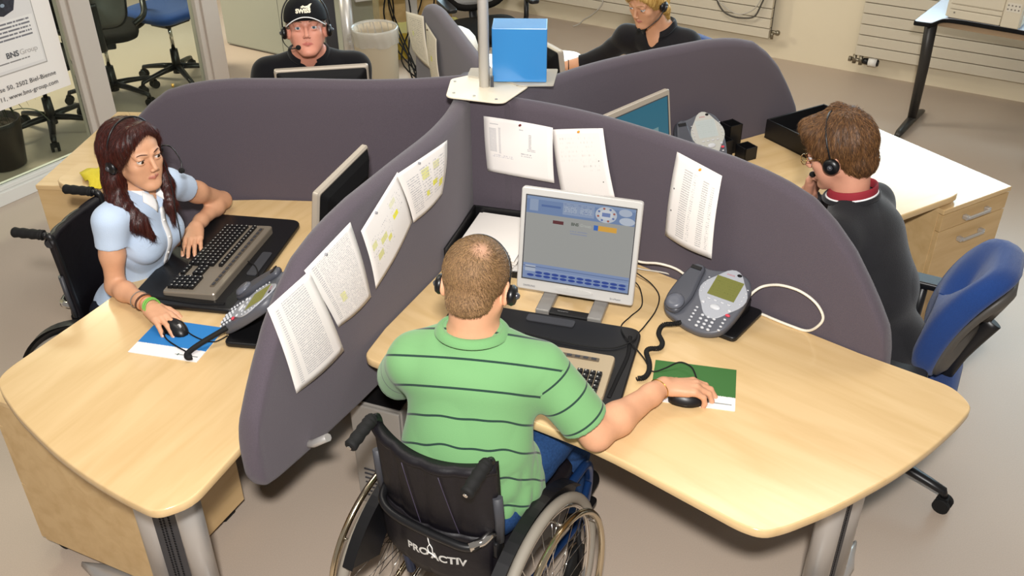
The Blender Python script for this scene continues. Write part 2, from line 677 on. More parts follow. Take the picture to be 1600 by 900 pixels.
# top plate, pole, tray, cube
t = thing('hub_pole', 'round silver pole standing on a cream plate where the five screens meet', 'pole', (-.042, -.074, 1.226))
pl = [(-.128, -.085), (-.112, .06), (-.06, .13), (.02, .14), (.154, .02), (.15, -.02), (.055, -.146), (-.11, -.103)]
MB().prism(round_poly([(-.131, -.082), (-.120, .075), (-.005, .142), (.152, .014), (.150, -.010), (.068, -.150), (.040, -.152), (-.118, -.098)], .014), 0, .006, chamfer=.0015).build('top_plate', mat('cream_steel', '#e6dcc6', .4), t)
MB().cyl((0, 0, .006), (0, 0, 1.75), .0185, seg=28).build('tube', mat('satin_silver', '#d9d6d1', .35, metal=.1), t)
MB().box((.026, -.004, .024), (.012, .016, .036)).build('socket', m_darkgrey, t)
b = MB()
for x, y in ((-.105, -.06), (-.105, .05), (.04, -.125), (.115, .0), (-.035, -.09)):
    b.cyl((x, y, .006), (x, y, .0075), .005, seg=10)
b.build('screw', mat('screw_grey', '#9a958c', .4, metal=.6), t)
m_acr = mat('smoked_acrylic', '#d6cfc0', .12, spec=.5, alpha=.55)
t = tag(MB(T(.062, .0, 1.2335)).prism(round_poly([(-.155, .095), (-.165, .018), (-.02, -.045), (.02, -.088), (.135, -.088), (.16, .072)], .008), 0, .005).build('acrylic_tray', m_acr), 'clear acrylic tray under the blue cube, on the cream plate', 'tray')
cube = thing('blue_cube', 'bright blue cardboard cube beside the silver pole', 'box', (.083, -.002, 1.2395), math.radians(-3.5))
MB().box2((-.094, -.058, 0), (.094, .058, .189)).build('box_body', mat('blue_card', '#3b86c6', .22, spec=.5), cube, bevel=.0025)


# ------------------------------------------------------------------ desks
def desk(k, label, u1=0.0, legs=(True, True), group='curved maple desks of the cluster'):
    al = ARM[k] - ARM[k - 1]
    al = al % (2 * PI)
    t = thing('corner_desk', label, 'desk', (0, 0, 0), ARM[k], group)

    def prev(s, v):   # a point on the previous arm, v towards this desk
        a = -al
        return (s * math.cos(a) - v * math.sin(a), s * math.sin(a) + v * math.cos(a))

    main = [(1.72 + u1, -.016), (1.79 + u1, -.07), (1.785 + u1, -.16), (1.765 + u1, -.31), (1.731 + u1, -.46), (1.70, -.56), (1.661, -.677), (1.605, -.80), (1.572, -.849), (1.52, -.863), (1.1, -.865)]
    w0 = prev(1.052, .40)
    w1 = prev(1.052, .052)
    inner = [prev(s, .034 - arm_v(s) + .002) for s in (.9, .6, .45, .3, .18)]
    back = [(s, -arm_v(s) - .034) for s in (.15, .25, .35, .45, .55, 1.0, 1.45)]
    pts = main + [w1] + inner + back
    rad = [.04, .03, .1, .1, .1, .1, .1, .06, .03, .03, .12, .035] + [0] * (len(inner) + len(back))
    out = round_poly(pts, rad, 4)
    top = MB().prism(out, .712, .740, chamfer=.004)
    top.build('desktop', [m_wood], t)
    # steel under-frame
    b = MB().box2((.45, -.16, .665), (1.60, -.12, .71)).box2((1.55, -.62, .665), (1.60, -.12, .71))
    b.build('under_frame', m_skirt, t)
    for (lx, ly0) in ((1.577, -.29),):
        lg = MB().cyl((lx, ly0 - .085, .03), (lx, ly0 - .085, .70), .037, seg=24).cyl((lx, ly0 + .08, .03), (lx, ly0 + .08, .70), .037, seg=24).build('leg', m_alu, t)
        p = MB().box2((lx - .012, ly0 - .07, .04), (lx + .018, ly0 + .06, .70)).build('leg_cover', m_darkgrey, lg)
        h = MB()
        for i in range(60):
            for j in (-.022, -.008, .014):
                h.box((lx + .0185, ly0 + j, .07 + i * .0105), (.002, .006, .005))
        h.build('perforation', m_blackmat, p)
        pr = [(lx + .045 * math.cos(a), 0) for a in (0,)]
        f = MB()
        rings = []
        for i in range(15):
            y = ly0 - .47 + .74 * i / 14
            e = min(1, math.sin(PI * max(.02, min(.98, i / 14))) * 2.2)
            hh = .018 + .032 * math.sin(PI * i / 14) ** .8
            rings.append([(lx + .045 * e * math.cos(a), y, .004 + max(0, hh * math.sin(a)) * 1.0) for a in [PI * j / 8 for j in range(9)]])
        f.ring_loft(rings).build('foot', m_alu, lg)
    q = prev(.52, .20)
    lg = MB().cyl((q[0] - .05, q[1], .03), (q[0] - .05, q[1], .70), .035).cyl((q[0] + .05, q[1], .03), (q[0] + .05, q[1], .70), .035).build('leg', m_alu, t)
    MB().box((q[0], q[1], .02), (.34, .08, .035)).build('foot', m_alu, lg, bevel=.012)
    return t


desk(0, 'maple desk under the blue mouse pad, curved end toward the viewer at lower left')
desk(1, 'maple desk with the green mouse pad and grey phone, reaching to the right')
desk(2, 'maple desk of the man in glasses, its curved end bleached by window light')
desk(3, 'maple desk of the blonde person, glaring white behind the blue cube', u1=-.08)
desk(4, 'maple desk at far left, a rounded end showing behind the woman')


# ------------------------------------------------------------------ cabinets
def handle(parent, y, x, z, w=.13, name='handle'):
    b = MB()
    b.box2((x - w / 2, y - .028, z - .006), (x + w / 2, y - .018, z + .006))
    for s in (-1, 1):
        b.box2((x + s * w / 2 - .010, y - .022, z - .009), (x + s * w / 2 + .010, y, z + .009))
    return b.build(name, m_alu, parent, bevel=.003)


def cabinet(k, lo, hi, z0, z1, drawers, label, casters=True, back=False):
    """box between lo and hi (u, v) in the frame of arm k; the drawers face away from the arm"""
    cx, cy = (lo[0] + hi[0]) / 2, -(lo[1] + hi[1]) / 2
    p = rotz(ARM[k]) @ Vector((cx, cy, 0))
    t = thing('drawer_pedestal', label, 'cabinet', p, ARM[k], 'maple pedestals by the desks')
    w, d = (hi[0] - lo[0]) / 2, (hi[1] - lo[1]) / 2
    MB().box2((-w, -d + .02, z0), (w, d, z1 - .02)).build('body', m_cab, t, bevel=.002)
    MB().box2((-w - .002, -d - .002, z1 - .02), (w + .002, d + .002, z1)).build('top_panel', m_wood, t, bevel=.002)
    z = z1 - .024
    for h in drawers:
        dr = MB().box2((-w + .002, -d, z - h + .003), (w - .002, -d + .02, z)).build('drawer', m_cab, t, bevel=.0015)
        handle(dr, -d, 0, z - min(h * .5, .06))
        z -= h
    if casters:
        for sx in (-1, 1):
            for sy in (-1, 1):
                b = MB()
                x, y = sx * (w - .05), sy * (d - .05)
                b.cyl((x - .022, y, .026), (x + .022, y, .026), .026, seg=18).box((x, y, .045), (.03, .04, .03))
                b.build('caster', m_rubber, t)
    return t


cabinet(0, (1.163, .425), (1.575, .925), .06, .655, (.09, .24, .24), 'maple pedestal on casters under the near end of the left desk')
cabinet(2, (1.467, .09), (1.869, .875), .03, .70, (.075, .27, .28), 'maple drawer pedestal with three drawers beside the blue chair, top bleached by window light', casters=False)
cabinet(4, (1.49, .10), (1.90, .88), .03, .70, (.075, .27, .28), 'maple pedestal behind the woman, standing against the glass wall', casters=False)


# ------------------------------------------------------------------ monitors
def ui_green():
    R = [(0, .80, 1, 1, '#6c82a8'), (0, .965, 1, 1, '#7f93b4'), (.03, .83, .11, .965, '#8e9db6'), (.14, .89, .32, .915, '#4f689a'),
         (.34, .83, .63, .975, '#8998b3'), (.35, .86, .47, .93, '#9aa6ba'), (.50, .86, .61, .93, '#9aa6ba'),
         (.64, .80, .835, .985, '#b9bec6', True), (.675, .835, .80, .95, '#c9ccd0', True), (.70, .87, .775, .915, '#6d7fae'),
         (.85, .90, .97, .985, '#a9b3c4', True), (.86, .80, 1.0, .89, '#b4bcc9', True)]
    for i in range(8):
        a = i * PI / 4 + .3
        R.append((.7375 + .075 * math.cos(a) - .011, .892 + .073 * math.sin(a) - .012, .7375 + .075 * math.cos(a) + .011, .892 + .073 * math.sin(a) + .012, ['#a05a4a', '#5a6fa5'][i % 2], True))
    R += [(.255, .705, .355, .745, '#5b2226'), (.635, .695, .675, .755, '#2f63b4'), (.675, .695, .845, .755, '#d6a03a'),
          (0, .0, 1, .19, '#7d8fb3'), (0, .150, 1, .158, '#55688f'), (0, .11, 1, .117, '#97a4bd'), (.02, .09, .12, .165, '#aab3c2'), (.02, .135, .12, .145, '#43506e')]
    for r in range(2):
        for i in range(12):
            x = .075 + i * .079
            if r == 1 and i == 0:
                continue
            R.append((x - .034, .028 + r * .040, x + .034, .060 + r * .040, '#24418f', True))
    TX = [(.35, .85, .61, .965, 6, '#6b7ca0', .45), (.42, .60, .58, .66, 2, '#8a8fa0', .6)]
    return uv_mat('desktop_screen', '#9b9b97', R, TX, rough=.35, emit=.86)


def monitor(loc, yaw, tilt, label, screen, style='silver', lettering=False):
    t = thing('computer_monitor', label, 'monitor', (loc[0], loc[1], .74), yaw, 'flat monitors on the cluster desks')
    W, H = .375, .335
    z0 = loc[2] - .74
    P = T(0, 0, z0) @ Matrix.Rotation(-tilt, 4, 'X')
    rim = m_silver if style == 'silver' else mat('warm_silver_plastic', '#b0a698', .4, metal=.2)
    b = MB(P)
    b.ring_loft([[(x, y, z) for x, z in rrect(w_, h_, .010, 4, (0, H / 2))] for y, w_, h_ in ((.0, W - .006, H - .006), (.003, W, H), (.018, W, H), (.024, W - .01, H - .01))], smooth=False)
    housing = b.build('bezel', rim, t)
    b = MB(P)
    b.ring_loft([[(x, y, z) for x, z in rrect(w_, h_, .012, 4, (0, H / 2))] for y, w_, h_ in ((.022, W - .012, H - .012), (.040, W - .06, H - .06), (.058, W * .6, H * .6))], smooth=False)
    b.build('rear_cover', m_blackmat, t)
    sw, sh, zc = .338, .270, H / 2 + .008
    MB(P).quad([(-sw / 2, -.0012, zc - sh / 2), (sw / 2, -.0012, zc - sh / 2), (sw / 2, -.0012, zc + sh / 2), (-sw / 2, -.0012, zc + sh / 2)]).build('screen', screen, t)
    b = MB(P)
    for s in ((-sw / 2 - .002, zc, .003, sh + .006), (sw / 2 + .002, zc, .003, sh + .006)):
        b.box((s[0], -.001, s[1]), (s[2], .003, s[3]))
    for s in (zc - sh / 2 - .002, zc + sh / 2 + .002):
        b.box((0, -.001, s), (sw + .006, .003, .003))
    b.build('screen_frame', m_darkgrey, t)
    b = MB(P)
    b.ring_loft([[(x * .12, y, z * .016 + .019) for x, z in [(math.cos(a) / 2, math.sin(a) / 2) for a in np.linspace(0, 2 * PI, 20)[:-1]]] for y in (0, -.004)])
    b.build('button_strip', m_silver, housing)
    if lettering:
        m_l = mat('grey_ink', '#5b5f68', .6)
        text_mesh('SAMSUNG', .0085, m_l, housing, P @ T(-.165, -.001, .012) @ Matrix.Rotation(PI / 2, 4, 'X'), extrude=.0002)
        text_mesh('SyncMaster', .0075, m_l, housing, P @ T(.115, -.001, .012) @ Matrix.Rotation(PI / 2, 4, 'X'), extrude=.0002)
        text_mesh('BNS', .013, mat('screen_ink', '#3c423e', .6, emit=.3), t, P @ T(-.025, -.0016, zc + .058) @ Matrix.Rotation(PI / 2, 4, 'X'), extrude=.0001, bold=.0006)
        text_mesh('Group', .013, mat('screen_pale_ink', '#7f8480', .9, emit=.4), t, P @ T(.003, -.0016, zc + .058) @ Matrix.Rotation(PI / 2, 4, 'X'), extrude=.0001)
    # stand with two feet
    st = MB()
    st.tube([(0, .05, z0 + .16), (0, .085, z0 + .10), (0, .095, .05), (0, .085, .012)], .022, 12)
    st.box((0, .085, .012), (.18, .05, .018))
    st = st.build('stand', m_black, t, bevel=.004)
    for s in (-1, 1):
        MB().box((s * .083, -.005, .013), (.045, .125, .022)).build('foot', mat('foot_grey', '#9b9894', .35, metal=.4), st, bevel=.004)
    MB().box((0, -.050, .010), (.125, .034, .016)).build('front_bar', m_black, st, bevel=.003)
    if lettering:
        text_mesh('MAGNETIC', .007, mat('pale_print', '#8d8d8d', .6), st, T(-.038, -.052, .0188), extrude=.0001)
    return t


monitor((.231, -.737, .786), math.radians(-18.4), math.radians(10.9), 'silver monitor showing a blue and grey web page, in front of the man in green', ui_green(), lettering=True)
m_dark_screen = mat('dark_screen', '#0a0b10', .2, spec=.5)
teal = uv_mat('teal_screen', '#1f6479', [(.0, .0, 1, .05, '#9b9b96'), (.50, .10, .82, .62, '#6e8f93'), (.52, .13, .80, .55, '#8a9c98')], rough=.3, emit=.85)
monitor((.553, .016, .786), math.radians(43.9), math.radians(8.6), 'monitor with a teal screen showing above the screen behind the man in green', teal, 'warm')
monitor((-.556, -.449, .786), math.radians(-107.4), math.radians(8.6), 'monitor seen from its black back, in front of the woman in light blue', m_dark_screen, 'warm')
monitor((-.713, .532, .786), math.radians(188.4), math.radians(8.6), 'monitor whose black back hides the chest of the man in the cap', m_dark_screen, 'warm')
monitor((.235, .82, .786), math.radians(118), math.radians(8), 'dark monitor partly hidden behind the right side of the blue cube', m_dark_screen, 'warm')


# ------------------------------------------------------------------ keyboards, mats, mice
def key_tray(loc, yaw, w, d, label):
    t = thing('keyboard_platform', label, 'keyboard tray', (loc[0], loc[1], .741), yaw, 'black keyboard platforms')
    MB().prism(round_poly([(-w / 2, -d / 2), (w / 2, -d / 2), (w / 2, d / 2), (-w / 2, d / 2)], [.05, .05, .045, .045]), 0, .020, chamfer=.005).build('platform_top', m_black, t)
    MB().prism(rrect(w * .25, .035, .01, c=(.02, d / 2 - .035)), .020, .023).build('grip_strip', m_darkgrey, t)
    b = MB()
    b.tube(spline([(w / 2 - .035, -d / 2 + .04, .021), (w / 2 - .028, -.06, .021), (w / 2 - .02, .05, .021), (w / 2 - .03, d / 2 - .05, .021)], 6), .006, 8, flat=.35)
    b.build('edge_bead', m_blackmat, t)
    return t


def keyboard(loc, yaw, label, body_col):
    t = thing('computer_keyboard', label, 'keyboard', loc, yaw, 'keyboards on black platforms')
    w, d = .455, .185
    b = MB()
    prof = round_poly([(-w / 2, -d / 2), (w / 2, -d / 2), (w / 2, d / 2), (-w / 2, d / 2)], .012, 4)
    b.ring_loft([[(x, y, 0) for x, y in prof], [(x, y, .008 + (y + d / 2) * .07) for x, y in prof], [(x * .99, y * .985, .012 + (y + d / 2) * .07) for x, y in prof]], smooth=False)
    body = b.build('body', mat(body_col[0], body_col[1], .35, metal=.35), t)
    m_key = mat('key_black', '#131315', .45, spec=.4)

    def keys(name, x0, y0, nx, ny, kw=.0185, kh=.0185, widths=None):
        k = MB()
        for j in range(ny):
            x = x0
            for i in range(nx):
                ww = widths[j][i] if widths else kw
                cy = y0 + j * kh
                k.box((x + ww / 2, cy, .017 + (cy + d / 2) * .07), (ww - .0022, kh - .0022, .010), taper=.88)
                x += ww
        o = k.build(name, m_key, t)
        pr = MB()
        for j in range(ny):
            for i in range(nx):
                cy = y0 + j * kh
                pr.box((x0 + (i + .38) * kw, cy + .003, .0222 + (cy + d / 2) * .07), (.004, .005, .0006))
        pr.build('key_legend', mat('key_print', '#a9a9a4', .6), o)
        return o
    keys('letter_keys', -w / 2 + .014, -d / 2 + .018, 15, 5)
    keys('function_keys', -w / 2 + .014, d / 2 - .060, 15, 1, kh=.015)
    keys('navigation_keys', .068, -d / 2 + .018, 3, 1)
    keys('navigation_keys', .068, -d / 2 + .062, 3, 2)
    keys('number_keys', .134, -d / 2 + .018, 4, 5)
    b = MB()
    b.prism(rrect(w * .86, .016, .004, c=(-.01, d / 2 - .030)), .0, .0247)
    b.build('media_strip', mat('bronze_strip', '#6e6355', .4, metal=.4), t)
    b = MB()
    for i in range(16):
        b.box((-.19 + i * .024, d / 2 - .030, .0262), (.014, .007, .003))
    b.build('media_buttons', m_darkgrey, t)
    return t


def mouse(loc, yaw, label):
    t = thing('computer_mouse', label, 'mouse', loc, yaw, 'black mice')
    b = MB()
    rings = []
    for i in range(13):
        y = -.055 + .11 * i / 12
        e = math.sqrt(max(.02, 1 - (y / .056) ** 2)) ** .8
        hw = .030 * e * (1 + .08 * math.cos(y * 60))
        hh = .034 * (1 - ((y + .008) / .064) ** 2) ** .6 if abs((y + .008) / .064) < 1 else .004
        rings.append([(hw * math.cos(a), y, max(0.0005, hh * (math.sin(a) if math.sin(a) > 0 else 0))) for a in np.linspace(0, PI, 13)] + [(-hw * .5, y, 0.0003), (hw * .5, y, 0.0003)])
    b.ring_loft(rings)
    b.build('shell', m_black, t)
    MB().cyl((-.003, .03, .0255), (.003, .03, .0255), .0075, seg=14).build('scroll_wheel', m_silver, t)
    return t


def pad(center, yaw, w, d, col, label):
    t = thing('mouse_pad', label, 'mouse pad', (center[0], center[1], .7402), yaw, 'two-colour mouse pads')
    pm = uv_mat('pad_print_' + col[1:], col, [(0, 0, 1, .30, '#e9e5e4'), (.66, .10, .69, .16, '#6d7a74', True), (.63, .12, .70, .135, '#6d7a74')], [(.70, .10, .96, .155, 1, '#8b918e', .75), (0.02, .285, .98, .315, 1, '#e9e5e4', .5)], rough=.6)
    b = MB()
    b.quad([(-w / 2, -d / 2, .002), (w / 2, -d / 2, .002), (w / 2, d / 2, .002), (-w / 2, d / 2, .002)])
    b.build('printed_sheet', pm, t)
    MB().prism(rrect(w, d, .003), 0, .0019).build('base_layer', m_white, t)
    return t


key_tray((.088, -.978), math.radians(-17.4), .60, .39, 'black keyboard platform on the desk of the man in green')
keyboard((.085, -1.071, .7615), math.radians(-17.4), 'gold-silver keyboard with black keys, half hidden by the green shirt sleeve', ('champagne_metal', '#b7a68a'))
key_tray((-.955, -.42), math.radians(-100.5), .60, .37, 'black keyboard platform in front of the woman in light blue')
keyboard((-.945, -.45, .7615), math.radians(-102.5), 'silver-brown keyboard with black keys in front of the woman in light blue', ('taupe_metal', '#8f8577'))
pad((.544, -1.13), math.radians(-13.6), .232, .187, '#3a6a34', 'green and white mouse pad under the hand of the man in green')
pad((-.978, -.874), math.radians(-14.5), .226, .178, '#2a79bd', 'blue and white mouse pad beside the hand of the woman')
mouse((.515, -1.200, .7422), math.radians(-92), 'black mouse with a silver wheel on the green mouse pad')
mouse((-1.000, -.820, .7422), math.radians(-130), 'black mouse under the hand of the woman, on the blue mouse pad')


# ------------------------------------------------------------------ phones
def phone(loc, yaw, label, tilt=27, lcd='#8b8a3c', face='#a3a6ad'):
    t = thing('desk_phone', label, 'telephone', loc, yaw, 'grey desk telephones')
    m_body = mat('phone_grey', '#53555d', .42)
    P = T(0, -.10, .022) @ Matrix.Rotation(math.radians(tilt), 4, 'X')
    out = round_poly([(-.105, .015), (-.055, .0), (-.02, -.012), (.045, -.018), (.10, .012), (.118, .10), (.112, .19), (.085, .222), (.03, .226), (-.03, .205), (-.075, .208), (-.098, .16), (-.112, .08)], [.03, .03, .04, .05, .05, .06, .05, .04, .05, .03, .03, .05, .04], 5)
    MB(P).prism(out, -.020, .012, chamfer=.006).build('body', m_body, t)
    hs = round_poly([(-.104, .018), (-.052, .010), (-.034, .08), (-.042, .15), (-.045, .203), (-.086, .203), (-.104, .14), (-.112, .07)], .022, 4)
    h = MB(P).prism(hs, .008, .030, chamfer=.007).build('handset', mat('handset_grey', '#484a52', .4), t)
    MB(P).lathe([(.030, 0), (.029, .006), (.022, .012), (.012, .013), (.001, .012)], 24, c=(-.074, .047, .028)).build('ear_cap', mat('cap_grey', '#5d606a', .35), h)
    MB(P).box((-.070, .183, .031), (.034, .012, .004)).build('hook_clip', m_black, t)
    ov = [(.042 + .070 * math.cos(a) * (1 + .10 * math.cos(4 * a)), .135 + .088 * math.sin(a) * (1 + .06 * math.cos(4 * a))) for a in np.linspace(0, 2 * PI, 37)[:-1]]
    MB(P).prism(ov, .010, .0155, chamfer=.002).build('face_plate', mat('face_' + face[1:], face, .4), t)
    MB(P).quad([(-.003, .118, .0160), (.086, .118, .0160), (.086, .192, .0160), (-.003, .192, .0160)]).build('display', uv_mat('lcd_' + lcd[1:], lcd, [], [(.05, .12, .95, .92, 7, '#74742f' if lcd == '#8b8a3c' else '#b9bdb2', .4)], rough=.25, emit=.85), t)  # passive display, its brightness added as emission
    m_btn = mat('phone_button', '#c3c5c9', .4)
    b = MB(P)
    for r in range(4):
        for c in range(3):
            b.ball((.020 + c * .019, .005 + r * .0135 - .002, .014), (.0062, .0045, .004), 10)
    b.build('number_keys', m_btn, t)
    b = MB(P)
    for r in range(5):
        b.ball((-.008, .012 + r * .0125, .014), (.0052, .0035, .0035), 10)
        if r < 4:
            b.ball((.088, .014 + r * .0135, .014), (.0052, .0035, .0035), 10)
    for s in (-.023, .106):
        for r in range(5):
            b.ball((s + (.0 if s < 0 else 0), .118 + r * .014, .0165), (.0036, .0022, .002), 8)
    b.build('side_keys', m_btn, t)
    b = MB(P)
    b.ball((.042, .082, .0165), (.018, .010, .004), 16)
    for x in (.0, .088):
        b.ball((x, .086, .0165), (.007, .005, .003), 12)
    for x in (.010, .032, .055, .077):
        b.ball((x, .104, .0165), (.007, .003, .002), 10)
    b.build('navigation_keys', m_btn, t)
    MB(P).ball((.090, .070, .0155), (.008, .005, .004), 12).build('red_key', mat('red_key', '#c8394a', .4, emit=.15), t)
    MB(P).ball((.060, .213, .0145), (.009, .006, .003), 12).build('message_lamp', m_blackmat, t)
    text_mesh('AVAYA', .008, mat('red_ink', '#b5505a', .5), t, P @ T(.022, .203, .0158), extrude=.0002)
    MB().prism(round_poly([(-.045, -.075), (.135, -.075), (.14, .12), (-.045, .12)], .02), 0, .018, chamfer=.004).build('stand_base', m_black, t)
    MB().prism(round_poly([(-.04, .035), (.105, .035), (.105, .10), (-.04, .10)], .01), .017, .062, chamfer=.004).build('stand_riser', m_black, t)
    return t


phone((.640, -.795, .7405), math.radians(-38), 'grey desk telephone with an olive display beside the green mouse pad')
phone((-.735, -.790, .7405), math.radians(-98), 'grey desk telephone half hidden behind the near left padded screen', tilt=36)
phone((.805, .325, .7405), math.radians(20), 'pale grey telephone behind the teal-screened monitor, only its top showing', tilt=48, lcd='#ccd0c8', face='#b4b4ae')


# ------------------------------------------------------------------ trays, organiser, papers
def letter_tray(loc, yaw, w, d, label, h=.065):
    t = thing('document_tray', label, 'document tray', loc, yaw, 'black document trays')
    MB().box2((-w / 2, -d / 2, 0), (w / 2, d / 2, .005)).build('tray_floor', m_black, t)
    for lo, hi in (((-w / 2, -d / 2, .005), (-w / 2 + .008, d / 2, h)), ((w / 2 - .008, -d / 2, .005), (w / 2, d / 2, h)), ((-w / 2 + .008, d / 2 - .008, .005), (w / 2 - .008, d / 2, h))):
        MB().box2(lo, hi).build('side_wall', m_black, t, bevel=.002)
    MB().box2((-w / 2 + .008, -d / 2, .005), (w / 2 - .008, -d / 2 + .006, .022)).build('front_lip', m_black, t)
    return t


yt = math.radians(-17)
ct = Vector((-.090, -.160)) + Matrix.Rotation(yt, 2) @ Vector((.135, -.165))
letter_tray((ct.x, ct.y, .7405), yt, .27, .33, 'black document tray holding white paper, in the corner left of the silver monitor', .075)
ps = thing('paper_stack', 'stack of white paper lying in the black tray left of the silver monitor', 'paper', (ct.x, ct.y, .7465), yt)
for i in range(9):
    random.seed(i)
    rz = random.uniform(-.05, .05)
    MB(rotz(rz) @ T(random.uniform(-.008, .008), random.uniform(-.006, .006), 0)).box2((-.105, -.1485, i * .006), (.105, .1485, i * .006 + .0045)).build('paper_sheaf', m_paper, ps)
c2 = Matrix.Rotation(ARM[0] - ARM[1], 2) @ ct
letter_tray((-.42, .035, .7405), math.radians(-85), .27, .33, 'black document tray in the corner behind the monitor of the woman', .075)
c3 = arm_frame(2) @ Vector((1.46, -.205, 0))
letter_tray((c3.x, c3.y, .7405), ARM[2], .34, .27, 'black document tray at the outer end of the desk of the man in glasses', .085)
MB_t = thing('pen_holder', 'black desk organiser of three square cups on the desk of the man in glasses', 'pen holder', (.965, .385, .7405), math.radians(28))
for (x, y, w_, h_) in ((-.045, .01, .075, .085), (.035, .045, .065, .125), (.050, -.045, .062, .055)):
    b = MB()
    w2_ = w_ / 2
    b.box2((x - w2_, y - w2_, 0), (x + w2_, y + w2_, .004))
    for lo, hi in (((-w2_, -w2_), (-w2_ + .004, w2_)), ((w2_ - .004, -w2_), (w2_, w2_)), ((-w2_, -w2_), (w2_, -w2_ + .004)), ((-w2_, w2_ - .004), (w2_, w2_))):
        b.box2((x + lo[0], y + lo[1], 0), (x + hi[0], y + hi[1], h_))
    b.build('cup', m_black, MB_t)

# yellow cloth on the far left desk
b = MB()
g = []
for i in range(7):
    for j in range(9):
        x, y = -.05 + .1 * i / 6, -.10 + .2 * j / 8
        g.append((x * (1 + .3 * math.sin(y * 30)), y, .004 + .028 * abs(math.sin(i * 1.1 + j * .8)) * (1 - abs(y) * 6 if abs(y) < .16 else 0)))
b.add(g, [(i * 9 + j, (i + 1) * 9 + j, (i + 1) * 9 + j + 1, i * 9 + j + 1) for i in range(6) for j in range(8)], True)
y_o = b.build('yellow_cloth', mat('yellow_cloth', '#d9c52c', .8), solid=.002)
y_o.location = (-1.60, .235, .742)
y_o.rotation_euler = (0, 0, .4)
tag(y_o, 'crumpled yellow cloth on the far left desk, behind the shoulder of the woman', 'cloth')

# rounded white object of unknown kind at the far desk
t = thing('white_dome', 'white dome-topped object on the far desk, showing above the far padded screen', 'lamp', (-.205, 1.57, .7405))
MB().lathe([(.055, 0), (.058, .012), (.03, .022), (.018, .03)], 24).build('dome_base', m_white, t)
MB().lathe([(.085, .03), (.108, .06), (.112, .095), (.10, .135), (.075, .165), (.04, .185), (.002, .191)], 32).build('dome_shell', m_white, t)


def pinned(k, side, cor, mt, label, group, lift=(.004, .004, .012, .016), pincol='#c23a3a', pin=(.5, .97), bulge=.012, pins=True):
    """a sheet pinned to arm k; side +1 = clockwise face; cor = (s, z) of top-left, top-right, bottom-right, bottom-left as seen"""
    TL, TR, BR, BL = cor
    n, m_ = 10, 14
    f = arm_frame(k)

    def P(u, v):
        s = (TL[0] * (1 - u) + TR[0] * u) * v + (BL[0] * (1 - u) + BR[0] * u) * (1 - v)
        z = (TL[1] * (1 - u) + TR[1] * u) * v + (BL[1] * (1 - u) + BR[1] * u) * (1 - v)
        l = (lift[0] * (1 - u) + lift[1] * u) * v + (lift[3] * (1 - u) + lift[2] * u) * (1 - v) + bulge * math.sin(PI * u) * (1 - v) * .6 + bulge * .5 * math.sin(PI * v)
        sl = (arm_v(s + .004) - arm_v(s)) / .004
        nn = math.hypot(1, sl)
        off = .031 + .0015 + l
        c = f @ Vector((s + side * off * -sl / nn * -1 * -1, -(arm_v(s) + side * off / nn), z))
        return c
    b = MB()
    vs = [tuple(P(i / n, j / m_)) for j in range(m_ + 1) for i in range(n + 1)]
    b.v = [tuple(v) for v in vs]
    for j in range(m_):
        for i in range(n):
            a = j * (n + 1) + i
            b.uv[len(b.f)] = [(i / n, j / m_), ((i + 1) / n, j / m_), ((i + 1) / n, (j + 1) / m_), (i / n, (j + 1) / m_)]
            b.f.append((a, a + 1, a + n + 2, a + n + 1))
            b.mi.append(0)
            b.sm.append(True)
    o = b.build('pinned_paper', mt)
    o.modifiers.new('solid', 'SOLIDIFY').thickness = .0004
    tag(o, label, 'paper', group)
    if pins:
        c = P(*pin)
        nrm = (f @ Vector((0, -side, 0))).normalized()
        MB().cyl(c + nrm * -.002, c + nrm * .006, .0042, .0035, 12).build('pin', mat('pin' + pincol[1:], pincol, .4), o)
    return o


ink = '#bdbabd'
P_ = '#f1ece8'
pa1 = uv_mat('print_list', P_, [], [(.12, .06, .18, .92, 34, '#c6c3c5', .7), (.26, .10, .80, .95, 36, ink, .58)])
pa2 = uv_mat('print_dense', P_, [(.30, .28, .42, .40, '#e9e6a8')], [(.10, .08, .18, .95, 30, ink, .6), (.20, .06, .88, .95, 40, '#c2bfc1', .52)])
yl = '#e8e36a'
pa3 = uv_mat('print_yellow', P_, [(.62, .52, .74, .60, '#eee83a'), (.28, .46, .42, .56, '#e0de9a'), (.42, .36, .50, .44, '#e4e07a'), (.10, .55, .20, .65, '#e2e0a8'), (.16, .32, .28, .42, '#dedb9c'), (.62, .72, .76, .80, '#e6e4c8')], [(.08, .25, .55, .72, 12, ink, .4), (.6, .5, .9, .85, 8, ink, .4)])
pa4 = uv_mat('print_yellow_two', P_, [(.40, .62, .56, .80, '#e4e29a'), (.62, .38, .74, .48, '#e9e44a'), (.66, .66, .80, .80, '#dfdcb0'), (.44, .28, .52, .38, '#e5e16a'), (.80, .26, .90, .40, '#eee642')], [(.10, .12, .34, .80, 16, ink, .55), (.38, .20, .60, .85, 12, ink, .5), (.66, .2, .92, .85, 12, ink, .5)])
G1 = 'papers pinned to the near left screen'
pinned(0, -1, [(1.40, 1.121), (1.228, 1.134), (1.134, .817), (1.345, .812)], pa1, 'printed list lowest on the near left screen, nearest the viewer', G1, lift=(.004, .010, .018, .004), pins=False)
pinned(0, -1, [(1.236, 1.137), (1.014, 1.169), (.963, .895), (1.124, .886)], pa2, 'densely printed sheet tucked behind the lowest list on the near left screen', G1, lift=(.001, .002, .010, .001), pincol='#8d8d92', pin=(.4, .95))
pinned(0, -1, [(.982, 1.127), (.752, 1.205), (.69, 1.011), (.934, .905)], pa3, 'sheet with yellow marks, third from the viewer on the near left screen', G1, lift=(.012, .001, .003, .010), pincol='#8d8d92', pin=(.35, .95))
